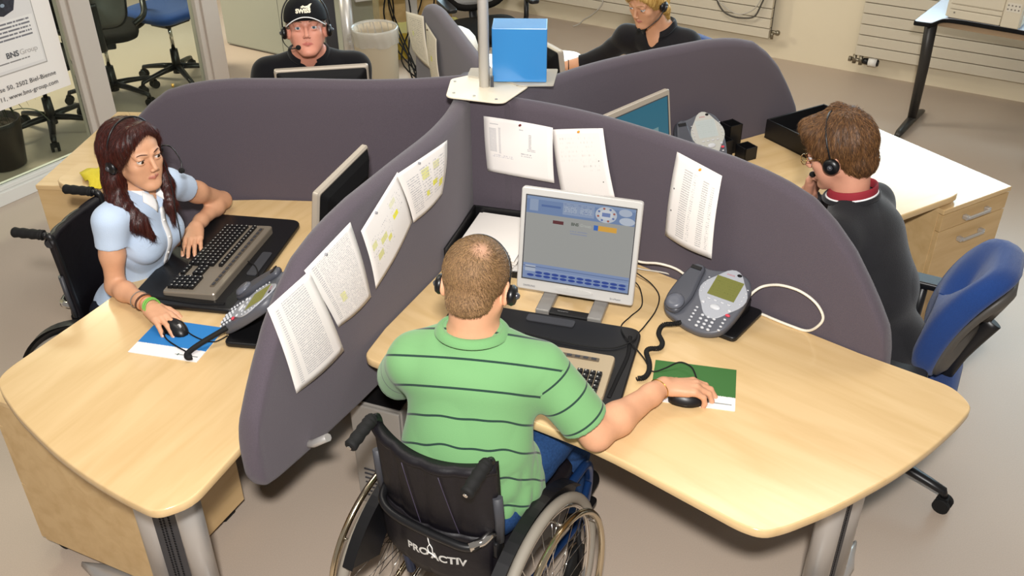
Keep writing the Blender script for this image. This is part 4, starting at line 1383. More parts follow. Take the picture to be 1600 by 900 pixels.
# ------------------------------------------------------------------ wheelchairs
def wheelchair(loc, rz, label, hub=.24, cane_y=-.12, hz=.885, htw=.162, frame_col='#1d3f73', lettering=True, grips=(.080, -.016)):
    t = thing('wheelchair', label, 'wheelchair', (loc[0], loc[1], 0), rz, 'wheelchairs')
    m_up = mat('black_nylon', '#0d0a10', .5, spec=.4, noise=(30, .15, 3), bump=(40, .6))
    m_fr = mat('frame_' + frame_col[1:], frame_col, .3, metal=.5)
    m_tire = mat('tyre_grey', '#8f887c', .7)
    g = .066
    Rt = .288
    for s in (-1, 1):
        W = T(s * hub, 0, .30) @ Matrix.Rotation(-s * g, 4, 'Y')
        wh = thing_part('wheel', t)

        def circle(R, x, n=72):
            return [(x, R * math.cos(2 * PI * k / n), R * math.sin(2 * PI * k / n)) for k in range(n)]
        MB(W).tube(circle(Rt, 0), .0155, 12, loop=True).build('tyre', m_tire, wh)
        MB(W).tube(circle(Rt - .020, 0), .0095, 10, loop=True).build('wheel_rim', m_chrome, wh)
        MB(W).tube(circle(.262, s * .048), .0095, 12, loop=True).build('hand_rim', mat('handrim_steel', '#d6c9ae', .16, metal=1.0), wh)
        MB(W).cyl((-s * .03, 0, 0), (s * .035, 0, 0), .022, .018).cyl((s * .035, 0, 0), (s * .045, 0, 0), .012).build('hub', m_black, wh)
        for k in range(28):
            a = 2 * PI * k / 28
            a2 = a + (.35 if k % 2 else -.35)
            hx = .022 if (k // 2) % 2 else -.022
            MB(W).cyl((hx, .018 * math.cos(a2), .018 * math.sin(a2)), (0, (Rt - .024) * math.cos(a), (Rt - .024) * math.sin(a)), .0013, seg=6).build('spoke', m_chrome, wh)
        for k in range(6):
            a = 2 * PI * (k + .35) / 6
            MB(W).tube([(0, (Rt - .022) * math.cos(a), (Rt - .022) * math.sin(a)), (s * .025, .262 * math.cos(a), .262 * math.sin(a)), (s * .046, .262 * math.cos(a), .262 * math.sin(a))], .0042, 8).build('rim_mount', m_chrome, wh)
        # clothes guard following the wheel
        b = MB()
        n = 22
        rings = []
        for k in range(n + 1):
            a = math.radians(38 + (150 - 38) * k / n)
            y, z = math.cos(a), math.sin(a)
            x0 = s * (hub - .034)
            xi = s * (hub - .068)
            ro, ri = .315, .17
            rings.append([(x0, y * ri, .30 + z * ri), (x0 - s * .0, y * ro, .30 + z * ro), (x0 + s * .012, y * (ro + .010), .30 + z * (ro + .010)), (x0 - s * .022, y * (ro + .012), .30 + z * (ro + .012)), (x0 - s * .012, y * ro, .30 + z * ro), (x0 - s * .004, y * ri, .30 + z * ri)])
        b.ring_loft(rings, smooth=False)
        b.build('side_guard', m_black, t)
        # front caster
        cx, cy = s * .17, .34
        c_ = MB().lathe([(.001, -.013), (.03, -.013), (.060, -.012), (.066, -.006), (.066, .006), (.060, .012), (.03, .013), (.001, .013)], 24, xf=T(cx, cy, .066) @ Matrix.Rotation(PI / 2, 4, 'Y')).build('caster_wheel', m_rubber, t)
        MB().tube([(cx + .018, cy, .066), (cx + .018, cy, .145), (cx, cy + .02, .16), (cx, cy + .02, .22)], .009, 8).tube([(cx - .018, cy, .066), (cx - .018, cy, .145), (cx, cy + .02, .16)], .007, 8).build('caster_fork', m_black, c_)
        # frame side
        MB().tube(spline([(s * .165, cane_y + .01, .43), (s * .17, .10, .455), (s * .175, .30, .465), (s * .17, .40, .44), (s * .155, .455, .33), (s * .13, .49, .17), (s * .11, .50, .11)], 6), .0135, 12).build('side_frame', m_fr, t)
        MB().tube([(s * .165, -.05, .30), (s * .17, .12, .27), (s * .17, .34, .23), (s * .165, .43, .34)], .011, 10).build('lower_frame', m_fr, t)
        MB().tube([(s * .165, -.06, .26), (s * .168, cane_y * .6, .36), (s * .166, cane_y, .45)], .014, 10).build('rear_upright', m_fr, t)
        # back cane and push handle
        cane = [(s * htw, cane_y + .015, .44), (s * htw, cane_y - .005, .65), (s * htw, cane_y - .02, hz - .03), (s * htw, cane_y - .035, hz - .003), (s * htw, cane_y - .055, hz + .003)]
        MB().tube(spline(cane, 5), .0115, 12).build('back_cane', m_black, t)
        gx = s * htw
        pts = spline([(gx, cane_y - .045, hz), (gx, cane_y - .06, hz + .001), (gx, cane_y - .055 - grips[0], hz + grips[1])], 10)
        n = len(pts)
        hd = MB().tube(pts, [.0165 + .0014 * math.sin(i * 2.1) for i in range(n - 1)] + [.014], 14).build('push_handle', m_rubber, t)
        MB().cyl(pts[-1], (pts[-1][0], pts[-1][1] - .004, pts[-1][2] - .001), .006).build('handle_screw', m_chrome, hd)
        MB().tube([(gx + s * .012, cane_y - .01, .62), (gx + s * .016, cane_y - .015, .70), (gx + s * .014, cane_y - .02, .78)], .008, 8, flat=1.6).build('fold_lever', m_darkgrey, t)
        MB().box((gx, cane_y - .012, .60), (.03, .035, .05)).build('clamp', m_black, t, bevel=.006)
    # crossbar, axle, footrest
    MB().cyl((-hub + .03, 0, .30), (hub - .03, 0, .30), .016).build('axle_tube', m_fr, t)
    MB().tube(spline([(-htw, cane_y - .015, .66), (-htw + .02, cane_y - .06, .653), (-.08, cane_y - .085, .648), (.06, cane_y - .088, .642), (htw - .03, cane_y - .075, .64), (htw, cane_y - .02, .655)], 8), .011, 12).build('rear_bar', m_black, t)
    MB().tube([(htw - .035, cane_y - .079, .641), (htw - .012, cane_y - .052, .646), (htw, cane_y - .02, .655)], .0125, 12).build('bar_sleeve', m_chrome, t)
    MB().prism(rrect(.26, .15, .02, c=(0, .53)), .085, .097).build('foot_plate', m_black, t)
    # seat
    MB().prism(rrect(.34, .42, .03, c=(0, .12)), .455, .465).build('seat_sling', m_up, t)
    rings = []
    for z, k in ((0, .93), (.012, .99), (.035, 1), (.05, .97), (.056, .85)):
        rings.append([(x * k, .12 + (y - .12) * k, .466 + z) for x, y in rrect(.34, .42, .05, 5, c=(0, .12))])
    MB().ring_loft(rings).build('seat_cushion', m_up, t)
    # back upholstery with padded channels
    bw = htw + .012

    def back_pt(x, z, off):
        u = x / bw
        sag = -.050 * (1 - u * u)
        ch = .006 * abs(math.sin(PI * 2 * (u + 1))) ** .6
        top = -.02 * min(1, max(0, (z - .6) / .28))
        return (x, cane_y + .004 + top + sag - off * (1 + 0) - (ch if off > 0 else 0), z)
    zt, zb = hz - .012, .455
    nx, nz = 40, 26
    vs, fs = [], []
    for off in (.012, -.008):
        for j in range(nz + 1):
            for i in range(nx + 1):
                x = -bw + 2 * bw * i / nx
                z = zb + (zt - zb) * j / nz
                dip = -.022 * (1 - (x / bw) ** 2) * (j / nz) ** 6
                vs.append(back_pt(x, z + dip, off))
    N = (nx + 1) * (nz + 1)
    for j in range(nz):
        for i in range(nx):
            a = j * (nx + 1) + i
            fs.append((a, a + 1, a + nx + 2, a + nx + 1))
            fs.append((N + a, N + a + nx + 1, N + a + nx + 2, N + a + 1))
    for i in range(nx):
        fs.append((i, N + i, N + i + 1, i + 1))
        a = nz * (nx + 1) + i
        fs.append((a, a + 1, N + a + 1, N + a))
    for j in range(nz):
        a = j * (nx + 1)
        fs.append((a, a + nx + 1, N + a + nx + 1, N + a))
        a += nx
        fs.append((a, N + a, N + a + nx + 1, a + nx + 1))
    MB().add(vs, fs, True).build('back_upholstery', m_up, t)
    # rolled top hem
    MB().tube([back_pt(-bw + 2 * bw * i / 20, zt - .012 - .022 * (1 - (2 * i / 20 - 1) ** 2), .006) for i in range(21)], .016, 10, flat=.9).build('top_hem', m_up, t)
    for x in (-.055, .05):
        MB().tube([back_pt(x + .006 * k, zt - .05 - k * (zt - .62) / 8, .0165) for k in range(9)], .0012, 6).build('seam', mat('seam_violet', '#3c3548', .6), t)
    # lower flap
    vs, fs = [], []
    nz = 10
    for j in range(nz + 1):
        for i in range(nx + 1):
            x = (-bw + 2 * bw * i / nx) * .95
            z = .645 - .165 * j / nz
            vs.append((x, back_pt(x, .6, .012)[1] - .008 - .008 * math.sin(PI * j / nz), z))
    for j in range(nz):
        for i in range(nx):
            a = j * (nx + 1) + i
            fs.append((a, a + nx + 1, a + nx + 2, a + 1))
    MB().add(vs, fs, True).build('lower_flap', m_up, t, solid=.006)
    if lettering:
        m_pt = mat('white_print', '#efece6', .6, emit=.05)

        def wrap(p):
            x = p.x + .028
            z = .545 + p.y
            jj = (.645 - z) / .165
            return Vector((x, back_pt(x, .6, .012)[1] - .0125 - .008 * math.sin(PI * min(1, max(0, jj))) - p.z, z))
        lt = text_mesh('PRO ACTIV', .034, m_pt, t, Matrix.Identity(4), align='CENTER', wrap=lambda p: wrap(Vector((p.x * .98 - .004, p.y, 0))), bold=.0012, name='brand_lettering')
        fig = [(-.034, .085), (-.030, .068), (-.026, .056), (-.022, .045), (-.030, .030), (-.027, .018), (-.018, .014), (-.012, .022), (-.014, .038), (-.021, .046)]
        MB().tube([wrap(Vector((x + .004, y, 0))) for x, y in fig], .0013, 6).tube([wrap(Vector((.004 + -.018 + .013 * math.cos(a), .006 + .010 * math.sin(a), 0))) for a in np.linspace(.3, 3.4, 12)], .0018, 6).build('figure_line', m_pt, lt)
    # anti tip rods
    MB().cyl((-.05, -.02, .28), (-.02, -.16, .20), .011).build('anti_tip_rod', m_alu, t)
    return t


wheelchair((-.094, -1.384), math.radians(-30.2), 'wheelchair of the man in green, its black backrest lettered PRO ACTIV in white', hz=.90)
wheelchair((-1.335, -.405), math.radians(-99), 'wheelchair of the woman in light blue, two black push handles sticking out behind her', cane_y=-.06, hz=.925, htw=.155, lettering=False, frame_col='#2c2c30', grips=(.095, .004))


# ------------------------------------------------------------------ people: smooth implicit bodies
def surface_nets(F, org, h):
    S = F < 0
    nx, ny, nz = F.shape
    c = np.zeros((nx - 1, ny - 1, nz - 1), np.uint8)
    for dx in (0, 1):
        for dy in (0, 1):
            for dz in (0, 1):
                c += S[dx:nx - 1 + dx, dy:ny - 1 + dy, dz:nz - 1 + dz]
    act = (c > 0) & (c < 8)
    I = np.argwhere(act)
    idx = -np.ones(act.shape, np.int32)
    idx[tuple(I.T)] = np.arange(len(I))
    P = np.zeros((len(I), 3))
    W = np.zeros(len(I))
    corners = [(a, b, d) for a in (0, 1) for b in (0, 1) for d in (0, 1)]
    vals = {q: F[I[:, 0] + q[0], I[:, 1] + q[1], I[:, 2] + q[2]] for q in corners}
    for a in corners:
        for ax in range(3):
            if a[ax] == 0:
                b = list(a)
                b[ax] = 1
                b = tuple(b)
                fa, fb = vals[a], vals[b]
                m = (fa < 0) != (fb < 0)
                tt = np.where(m, fa / np.where(m, fa - fb, 1), 0)
                p = np.repeat(np.array(a, float)[None], len(I), 0)
                p[:, ax] += tt
                P[m] += p[m]
                W[m] += 1
    P = (P / W[:, None] + I) * h + org
    faces = []
    for ax in range(3):
        o1, o2 = [(1, 2), (2, 0), (0, 1)][ax]
        sl0 = [slice(1, -1)] * 3
        sl1 = [slice(1, -1)] * 3
        sl0[ax] = slice(0, -1)
        sl1[ax] = slice(1, None)
        A, B = S[tuple(sl0)], S[tuple(sl1)]
        E_ = np.argwhere(A != B)
        if not len(E_):
            continue
        flip = A[tuple(E_.T)]
        base = E_.copy()
        for q in (o1, o2):
            base[:, q] += 1

        def cell(d1, d2):
            q = base.copy()
            q[:, o1] -= d1
            q[:, o2] -= d2
            return idx[q[:, 0], q[:, 1], q[:, 2]]
        a, b, cc, d = cell(1, 1), cell(0, 1), cell(0, 0), cell(1, 0)
        f = np.stack([a, b, cc, d], 1)
        f[~flip] = f[~flip][:, ::-1]
        faces.append(f)
    F_ = np.concatenate(faces)
    F_ = F_[(F_ >= 0).all(1)]
    return P, F_


def nv(v):
    v = np.array(v, float)
    return v / np.linalg.norm(v)


class SDF:
    def __init__(self):
        self.p = []

    def cone(self, a, b, ra, rb=None, k=.012, op='+', cut=None):
        self.p.append(('c', np.array(a, float), np.array(b, float), ra, ra if rb is None else rb, k, op, cut))
        return self

    def ell(self, c, r, k=.012, R=None, op='+', cut=None):
        self.p.append(('e', np.array(c, float), np.array(r, float), np.eye(3) if R is None else np.array(R, float), None, k, op, cut))
        return self

    def chain(self, pts, rs, k=.012, op='+'):
        for i in range(len(pts) - 1):
            self.cone(pts[i], pts[i + 1], rs[i], rs[i + 1], k, op)
        return self

    def mesh(self, h, disp=None, clip=None):
        lo, hi = np.full(3, 1e9), np.full(3, -1e9)
        bbs = []
        for q in self.p:
            if q[0] == 'c':
                r = max(q[3], q[4])
                l, u = np.minimum(q[1], q[2]) - r, np.maximum(q[1], q[2]) + r
            else:
                e = np.sqrt(((q[3].T * q[2]) ** 2).sum(1)) if False else np.abs(q[3].T) @ q[2]
                l, u = q[1] - e, q[1] + e
            m = q[5] + 3 * h
            bbs.append((l - m, u + m))
            if q[6] == '+':
                lo, hi = np.minimum(lo, l - 4 * h), np.maximum(hi, u + 4 * h)
        n = np.ceil((hi - lo) / h).astype(int) + 1
        F = np.full(n, 1.0, np.float32)
        for q, (l, u) in zip(self.p, bbs):
            i0 = np.maximum(np.floor((l - lo) / h).astype(int), 0)
            i1 = np.minimum(np.ceil((u - lo) / h).astype(int) + 1, n)
            if (i1 <= i0).any():
                continue
            ax = [(lo[d] + h * np.arange(i0[d], i1[d])).astype(np.float32) for d in range(3)]
            X, Y, Z = ax[0][:, None, None], ax[1][None, :, None], ax[2][None, None, :]
            if q[0] == 'c':
                a, b = q[1], q[2]
                ab = b - a
                L2 = max(float(ab @ ab), 1e-12)
                tt = np.clip(((X - a[0]) * ab[0] + (Y - a[1]) * ab[1] + (Z - a[2]) * ab[2]) / L2, 0, 1)
                d = np.sqrt((X - a[0] - tt * ab[0]) ** 2 + (Y - a[1] - tt * ab[1]) ** 2 + (Z - a[2] - tt * ab[2]) ** 2) - (q[3] + (q[4] - q[3]) * tt)
            else:
                R, r = q[3], q[2]
                x, y, z = X - q[1][0], Y - q[1][1], Z - q[1][2]
                u0 = R[0, 0] * x + R[0, 1] * y + R[0, 2] * z
                u1 = R[1, 0] * x + R[1, 1] * y + R[1, 2] * z
                u2 = R[2, 0] * x + R[2, 1] * y + R[2, 2] * z
                k0 = np.sqrt((u0 / r[0]) ** 2 + (u1 / r[1]) ** 2 + (u2 / r[2]) ** 2)
                k1 = np.sqrt((u0 / r[0] ** 2) ** 2 + (u1 / r[1] ** 2) ** 2 + (u2 / r[2] ** 2) ** 2)
                d = k0 * (k0 - 1) / np.maximum(k1, 1e-6)
            if q[7] is not None:
                for pn, pp in q[7]:
                    d = np.maximum(d, (X - pp[0]) * pn[0] + (Y - pp[1]) * pn[1] + (Z - pp[2]) * pn[2])
            sl = tuple(slice(a_, b_) for a_, b_ in zip(i0, i1))
            G = F[sl]
            k = q[5]
            if q[6] == '+':
                hh = np.maximum(k - np.abs(G - d), 0) / max(k, 1e-6)
                F[sl] = np.minimum(G, d) - hh * hh * k * .25
            else:
                d = -d
                hh = np.maximum(k - np.abs(G - d), 0) / max(k, 1e-6)
                F[sl] = np.maximum(G, d) + hh * hh * k * .25
        if clip:
            X, Y, Z = [(lo[d] + h * np.arange(n[d])).astype(np.float32) for d in range(3)]
            X, Y, Z = X[:, None, None], Y[None, :, None], Z[None, None, :]
            for pn, pp in clip:
                F = np.maximum(F, ((X - pp[0]) * pn[0] + (Y - pp[1]) * pn[1] + (Z - pp[2]) * pn[2]).astype(np.float32))
        if disp is not None:
            M_ = np.abs(F) < .03
            I = np.argwhere(M_)
            pts = I * h + lo
            F[tuple(I.T)] += disp(pts).astype(np.float32)
        return surface_nets(F, lo, h)


def sdf_object(name, PF, mt, parent, base=(0, 0, 0), mats=None, face_mat=None, attr=None):
    P, F_ = PF
    me = bpy.data.meshes.new(name)
    me.vertices.add(len(P))
    me.vertices.foreach_set('co', (P - np.array(base)).astype(np.float32).ravel())
    me.loops.add(len(F_) * 4)
    me.loops.foreach_set('vertex_index', F_.astype(np.int32).ravel())
    me.polygons.add(len(F_))
    me.polygons.foreach_set('loop_start', np.arange(0, len(F_) * 4, 4, dtype=np.int32))
    me.polygons.foreach_set('use_smooth', np.ones(len(F_), bool))
    for m in (mats or [mt]):
        me.materials.append(m)
    me.update(calc_edges=True)
    if face_mat is not None:
        me.polygons.foreach_set('material_index', face_mat(P[F_].mean(1)).astype(np.int32))
    if attr is not None:
        a = me.attributes.new('stripe', 'FLOAT', 'CORNER')
        a.data.foreach_set('value', attr(P, F_).astype(np.float32).ravel())
    me.validate()
    o = bpy.data.objects.new(name, me)
    COL.objects.link(o)
    if parent is not None:
        o.parent = parent
    return o


def frame(fwd, up=(0, 0, 1)):
    """3x3 with columns right, forward, up"""
    f = nv(fwd)
    r = nv(np.cross(f, up))
    u = np.cross(r, f)
    return np.stack([r, f, u], 1)


def dirv(yaw, pitch=0):
    y, p = math.radians(yaw), math.radians(pitch)
    return np.array([math.cos(y) * math.cos(p), math.sin(y) * math.cos(p), math.sin(p)])


def head_sdf(S, c, R, k=1.0, fem=False):
    c = np.array(c, float)
    P = lambda x, y, z: c + R @ (np.array([x, y, z]) * k)
    RT = R.T
    E = lambda x, y, z, a, b, d, kk=.012, op='+': S.ell(P(x, y, z), np.array([a, b, d]) * k, kk * k, RT, op)
    E(0, -.015, .030, .074, .094, .080)
    E(0, .030, .035, .060, .056, .055, .02)
    E(0, .036, -.025, .055, .050, .062, .02)
    jw = .042 if fem else .050
    for s in (-1, 1):
        S.cone(P(s * jw, .0, -.045), P(s * .018, .070, -.092), .017 * k, .014 * k, .03 * k)
        E(s * .038, .056, -.018, .023, .024, .020, .015)
    E(0, .040, -.070, .036, .036, .030, .03)
    E(0, .080, -.092, .018 if fem else .021, .014, .014, .012)
    for s in (-1, 1):
        E(s * .0315, .100, .008, .016, .016, .0105, .010, '-')
    S.cone(P(0, .086, .016), P(0, .1045 if fem else .110, -.022), .0068 * k, (.0078 if fem else .0095) * k, .010 * k)
    for s in (-1, 1):
        E(s * (.009 if fem else .0105), .098 if fem else .101, -.028, .0065, .0085, .0060, .005)
        S.cone(P(s * .013, .0875, .026), P(s * .042, .073, .023), (.006 if fem else .0085) * k, .006 * k, .012 * k)
        E(s * .0315, .0750, .0148, .0150, .0142, .0085, .003)
        E(s * .0315, .0750, -.0015, .0145, .0128, .0062, .003)
        E(s * (.031 if fem else .033), .046, -.045, .023, .028, .030, .02)
    for s in (-1, 1):
        S.cone(P(0, .0890, -.0535), P(s * .018, .0812, -.0565), .0036 * k, .0022 * k, .005 * k)
        S.cone(P(0, .0880, -.0605), P(s * .014, .0812, -.0580), .0038 * k, .0022 * k, .005 * k)
    for s in (-1, 1):
        Re = (R @ np.array(Matrix.Rotation(s * .28, 3, 'Z') @ Matrix.Rotation(-.12, 3, 'X'))).T
        S.ell(P(s * .077, -.008, -.013), np.array([.0085, .019, .031]) * k, .006 * k, Re)
        S.ell(P(s * .0865, -.004, -.011), np.array([.007, .0105, .018]) * k, .004 * k, Re, '-')
    return P


def skin_mat(name, col, lip, blush=None):
    """skin with a soft lip tint carried by the mesh attribute 'lip'"""
    m = mat(name, col, .48, spec=.4, noise=(24, .05, 4), bump=(260, .2))
    nt = m.node_tree
    b = nt.nodes['Principled BSDF']
    src = b.inputs['Base Color'].links[0].from_socket
    at = nt.nodes.new('ShaderNodeAttribute')
    at.attribute_name = 'lip'
    mx = nt.nodes.new('ShaderNodeMix')
    mx.data_type = 'RGBA'
    nt.links.new(at.outputs['Fac'], mx.inputs[0])
    nt.links.new(src, mx.inputs[6])
    mx.inputs[7].default_value = lin(lip)
    nt.links.new(mx.outputs[2], b.inputs['Base Color'])
    return m


def lip_attr(o, base, c, R, k, w=.0205):
    me = o.data
    n = len(me.vertices)
    co = np.empty(n * 3, np.float32)
    me.vertices.foreach_get('co', co)
    q = ((co.reshape(-1, 3) + np.array(base)) - np.array(c)) @ R / k
    x = np.abs(q[:, 0]) / w
    half = .0066 * np.sqrt(np.clip(1 - x * x, 0, 1)) + .0004
    d = np.abs(q[:, 2] + .0570) / half
    v = np.clip((1.15 - d) / .5, 0, 1) * (q[:, 1] > .075) * (x < 1)
    a = me.attributes.new('lip', 'FLOAT', 'POINT')
    a.data.foreach_set('value', v.astype(np.float32))


def lashes(root, base, c, R, k, th=.0011):
    m = mat('lash_black', '#17100c', .8)
    for s in (-1, 1):
        pts = []
        for i in range(13):
            a = math.radians(-62 + 124 * i / 12)
            e = math.radians(24 - 16 * (i / 6 - 1) ** 2)
            r = .0136
            pts.append(np.array(c) + R @ ((np.array([s * .0315, .0757, .0072]) + r * np.array([math.sin(a) * math.cos(e), math.cos(a) * math.cos(e), math.sin(e)])) * k) - np.array(base))
        MB().tube(pts, [th * k] * 13, 6).build('eyelashes', m, root)


m_eye = None


def eye_mat(col):
    m = bpy.data.materials.new('eye_' + col[1:])
    m.use_nodes = True
    nt = m.node_tree
    b = nt.nodes['Principled BSDF']
    b.inputs['Roughness'].default_value = .12
    uv = nt.nodes.new('ShaderNodeTexCoord')
    ln = nt.nodes.new('ShaderNodeVectorMath')
    ln.operation = 'DISTANCE'
    nt.links.new(uv.outputs['Object'], ln.inputs[0])
    ln.inputs[1].default_value = (0, .0122, 0)
    r = nt.nodes.new('ShaderNodeValToRGB')
    r.color_ramp.interpolation = 'CONSTANT'
    e = r.color_ramp.elements
    e[0].position = 0
    e[0].color = lin('#050505')
    e[1].position = .0024 * 60
    e[1].color = lin(col)
    e2 = e.new(.0062 * 60)
    e2.color = lin('#d8d2cc')
    mu = nt.nodes.new('ShaderNodeMath')
    mu.operation = 'MULTIPLY'
    mu.inputs[1].default_value = 60
    nt.links.new(ln.outputs['Value'], mu.inputs[0])
    nt.links.new(mu.outputs[0], r.inputs[0])
    nt.links.new(r.outputs[0], b.inputs['Base Color'])
    return m


def eyes(root, base, c, R, k, col, gaze=(0, 1, 0)):
    m = eye_mat(col)
    G = frame(R @ np.array(gaze, float), R[:, 2])
    for s in (-1, 1):
        o = MB().ball((0, 0, 0), .0122 * k, 20).build('eye', m, root)
        o.matrix_local = Matrix.Translation(Vector(np.array(c) + R @ (np.array([s * .0315, .0762, .0065]) * k) - np.array(base))) @ Matrix(G.tolist()).to_4x4()


def brows(root, base, c, R, k, mt, th=.0032):
    for s in (-1, 1):
        pts = [np.array(c) + R @ (np.array([s * x, y, z]) * k) - np.array(base) for x, y, z in ((.012, .0935, .0275), (.022, .0925, .0310), (.034, .0855, .0315), (.046, .0745, .0245))]
        pp = spline(pts, 4)
        n = len(pp)
        MB().tube(pp, [th * (.5 + .6 * math.sin(PI * (i + 1) / (n + 1))) * k for i in range(n)], 8, flat=.6).build('eyebrow', mt, root)


def hand(S, W, f, n, thumb, curls=(.5, .5, .5, .5), k=1.0, tcurl=.3, spread=.06, first=None, tdir=None):
    """W wrist, f towards the fingers, n back of the hand, thumb = +1/-1 side of cross(f, n)"""
    W, f = np.array(W, float), nv(f)
    n = nv(np.array(n) - f * np.dot(n, f))
    s = np.cross(f, n) * thumb
    A = lambda a, b, c: W + (f * a + s * b + n * c) * k
    kn = [(.086, .027, .0), (.092, .0085, .003), (.088, -.010, .002), (.079, -.0275, -.002)]
    for (a, b, c) in kn:
        S.cone(A(.008, b * .50, -.002), A(a, b, c - .004), .0135 * k, .0108 * k, .012 * k)
    S.cone(A(.02, -.020, -.010), A(.062, -.024, -.010), .011 * k, .010 * k, .012 * k)
    L = [(.041, .024, .019), (.046, .028, .020), (.042, .026, .020), (.032, .019, .018)]
    tips = []
    for i, ((a, b, c), ls) in enumerate(zip(kn, L)):
        cu = curls[i]
        d0 = nv(f + s * spread * (1.4 - i) * 1.0)
        ang = (first if first is not None else .35) * cu
        p = A(a, b, c - .003)
        rr = (.0093, .0084, .0076, .0066)
        for j, l in enumerate(ls):
            d = d0 * math.cos(ang) - n * math.sin(ang)
            q = p + d * l * k
            S.cone(p, q, rr[j] * k, rr[j + 1] * k, .0030 * k if j else .007 * k)
            if j == 2:
                tips.append((q, d, n * math.cos(ang) + d0 * math.sin(ang)))
            p = q
            ang += cu * (.75, .55, .4)[j]
    td = tdir if tdir is not None else (.62, .72, -.30)
    p = A(.022, .024, -.008)
    S.cone(A(.006, .012, -.006), p, .014 * k, .0135 * k, .012 * k)
    d = f * td[0] + s * td[1] + n * td[2]
    rr = (.0125, .0105, .0098, .0080)
    for j, l in enumerate((.036, .029, .024)):
        d = nv(d)
        q = p + d * l * k
        S.cone(p, q, rr[j] * k, rr[j + 1] * k, .010 * k if j == 0 else .003 * k)
        p = q
        d = d - s * tcurl - n * tcurl * .25
    tips.append((p, nv(d), n))
    return tips


def nails(root, base, tips, k=1.0, col='#e2b4a2'):
    m = mat('nail_' + col[1:], col, .25)
    b = MB()
    for p, d, n in tips:
        d, n = nv(d), nv(n)
        s = np.cross(d, n)
        c = p + n * .0052 * k - d * .001 - np.array(base)
        R3 = Matrix(np.stack([s, d, n], 1).tolist())
        b.ball(c, (.0044 * k, .0060 * k, .0016 * k), 10, rot=R3)
    return b.build('fingernails', m, root)


m_skin = skin_mat('skin_fair', '#cf9a78', '#bd7567')
m_skin2 = skin_mat('skin_woman', '#d09c7a', '#b4705f')
m_hs = mat('headset_black', '#0e0e10', .35, spec=.5)
m_foam = mat('mic_foam', '#070707', .95)


def hair_mat(name, c1, c2, scale=(120, 120, 7), rough=.45):
    m = bpy.data.materials.new(name)
    m.use_nodes = True
    nt = m.node_tree
    b = nt.nodes['Principled BSDF']
    tc = nt.nodes.new('ShaderNodeTexCoord')
    mp = nt.nodes.new('ShaderNodeMapping')
    mp.inputs['Scale'].default_value = scale
    n = nt.nodes.new('ShaderNodeTexNoise')
    n.inputs['Scale'].default_value = 3
    n.inputs['Detail'].default_value = 6
    r = nt.nodes.new('ShaderNodeValToRGB')
    r.color_ramp.elements[0].position = .33
    r.color_ramp.elements[0].color = lin(c1)
    r.color_ramp.elements[1].position = .68
    r.color_ramp.elements[1].color = lin(c2)
    bp = nt.nodes.new('ShaderNodeBump')
    bp.inputs['Strength'].default_value = .35
    bp.inputs['Distance'].default_value = .003
    nt.links.new(tc.outputs['Object'], mp.inputs[0])
    nt.links.new(mp.outputs[0], n.inputs['Vector'])
    nt.links.new(n.outputs['Fac'], r.inputs[0])
    nt.links.new(n.outputs['Fac'], bp.inputs['Height'])
    nt.links.new(r.outputs[0], b.inputs['Base Color'])
    nt.links.new(bp.outputs[0], b.inputs['Normal'])
    b.inputs['Roughness'].default_value = rough
    return m


def headset(root_name, label, c, R, k=1.0, mic=1, back=0.0, over=True, boom=None, width=.086, top=.120, group='telephone headsets'):
    """a headset on a head at c; mic = side (+1 right, -1 left) of the boom"""
    c = np.array(c, float)
    t = thing(root_name, label, 'headset', tuple(c), 0, group)
    P = lambda x, y, z: tuple(R @ (np.array([x, y, z]) * k))
    if over:
        pts = [P(width + .002, -.003, -.016)]
        for i in range(25):
            a = PI * i / 24
            pts.append(P(width * math.cos(a), -.004 - back * math.sin(a), .030 + (top - .030) * math.sin(a)))
        pts.append(P(-width - .002, -.003, -.016))
        b = MB()
        b.tube(pts, .0030 * k, 8)
        b.build('headband', m_hs, t)
    for s in (-1, 1):
        e = MB()
        rings = []
        for x, r in ((.080, .016), (.083, .024), (.092, .026), (.099, .022), (.102, .012)):
            rings.append([P(s * x, -.002 + r * math.cos(a), -.016 + r * math.sin(a)) for a in np.linspace(0, 2 * PI, 25)[:-1]])
        e.ring_loft(rings)
        e.build('ear_cushion', m_hs, t)
        MB().ball(P(s * .1015, -.002, -.016), .009 * k, 12).build('ear_button', mat('headset_shine', '#3b3c42', .2, spec=.7), t)
    s = mic
    bp = boom or [(.100, .0, -.008), (.098, .045, -.035), (.070, .095, -.062), (.035, .122, -.070)]
    pts = spline([P(s * x, y, z) for x, y, z in bp], 8)
    MB().tube(pts, .0022 * k, 8).build('mic_boom', m_hs, t)
    MB().ball(pts[-1], (.011 * k, .011 * k, .0095 * k), 14).build('microphone', m_foam, t)
    return t, P


def wrinkle(amp, fr, seed=0):
    rng = np.random.RandomState(seed)
    K = rng.normal(size=(7, 3)) * fr
    ph = rng.uniform(0, 6.28, 7)

    def f(p):
        w = p + .012 * np.sin(p[:, [1, 2, 0]] * fr * .8 + seed)
        s = sum(np.sin(w @ K[i] + ph[i]) for i in range(7)) / 7
        return amp * (1 - np.abs(s) * 2.4)
    return f


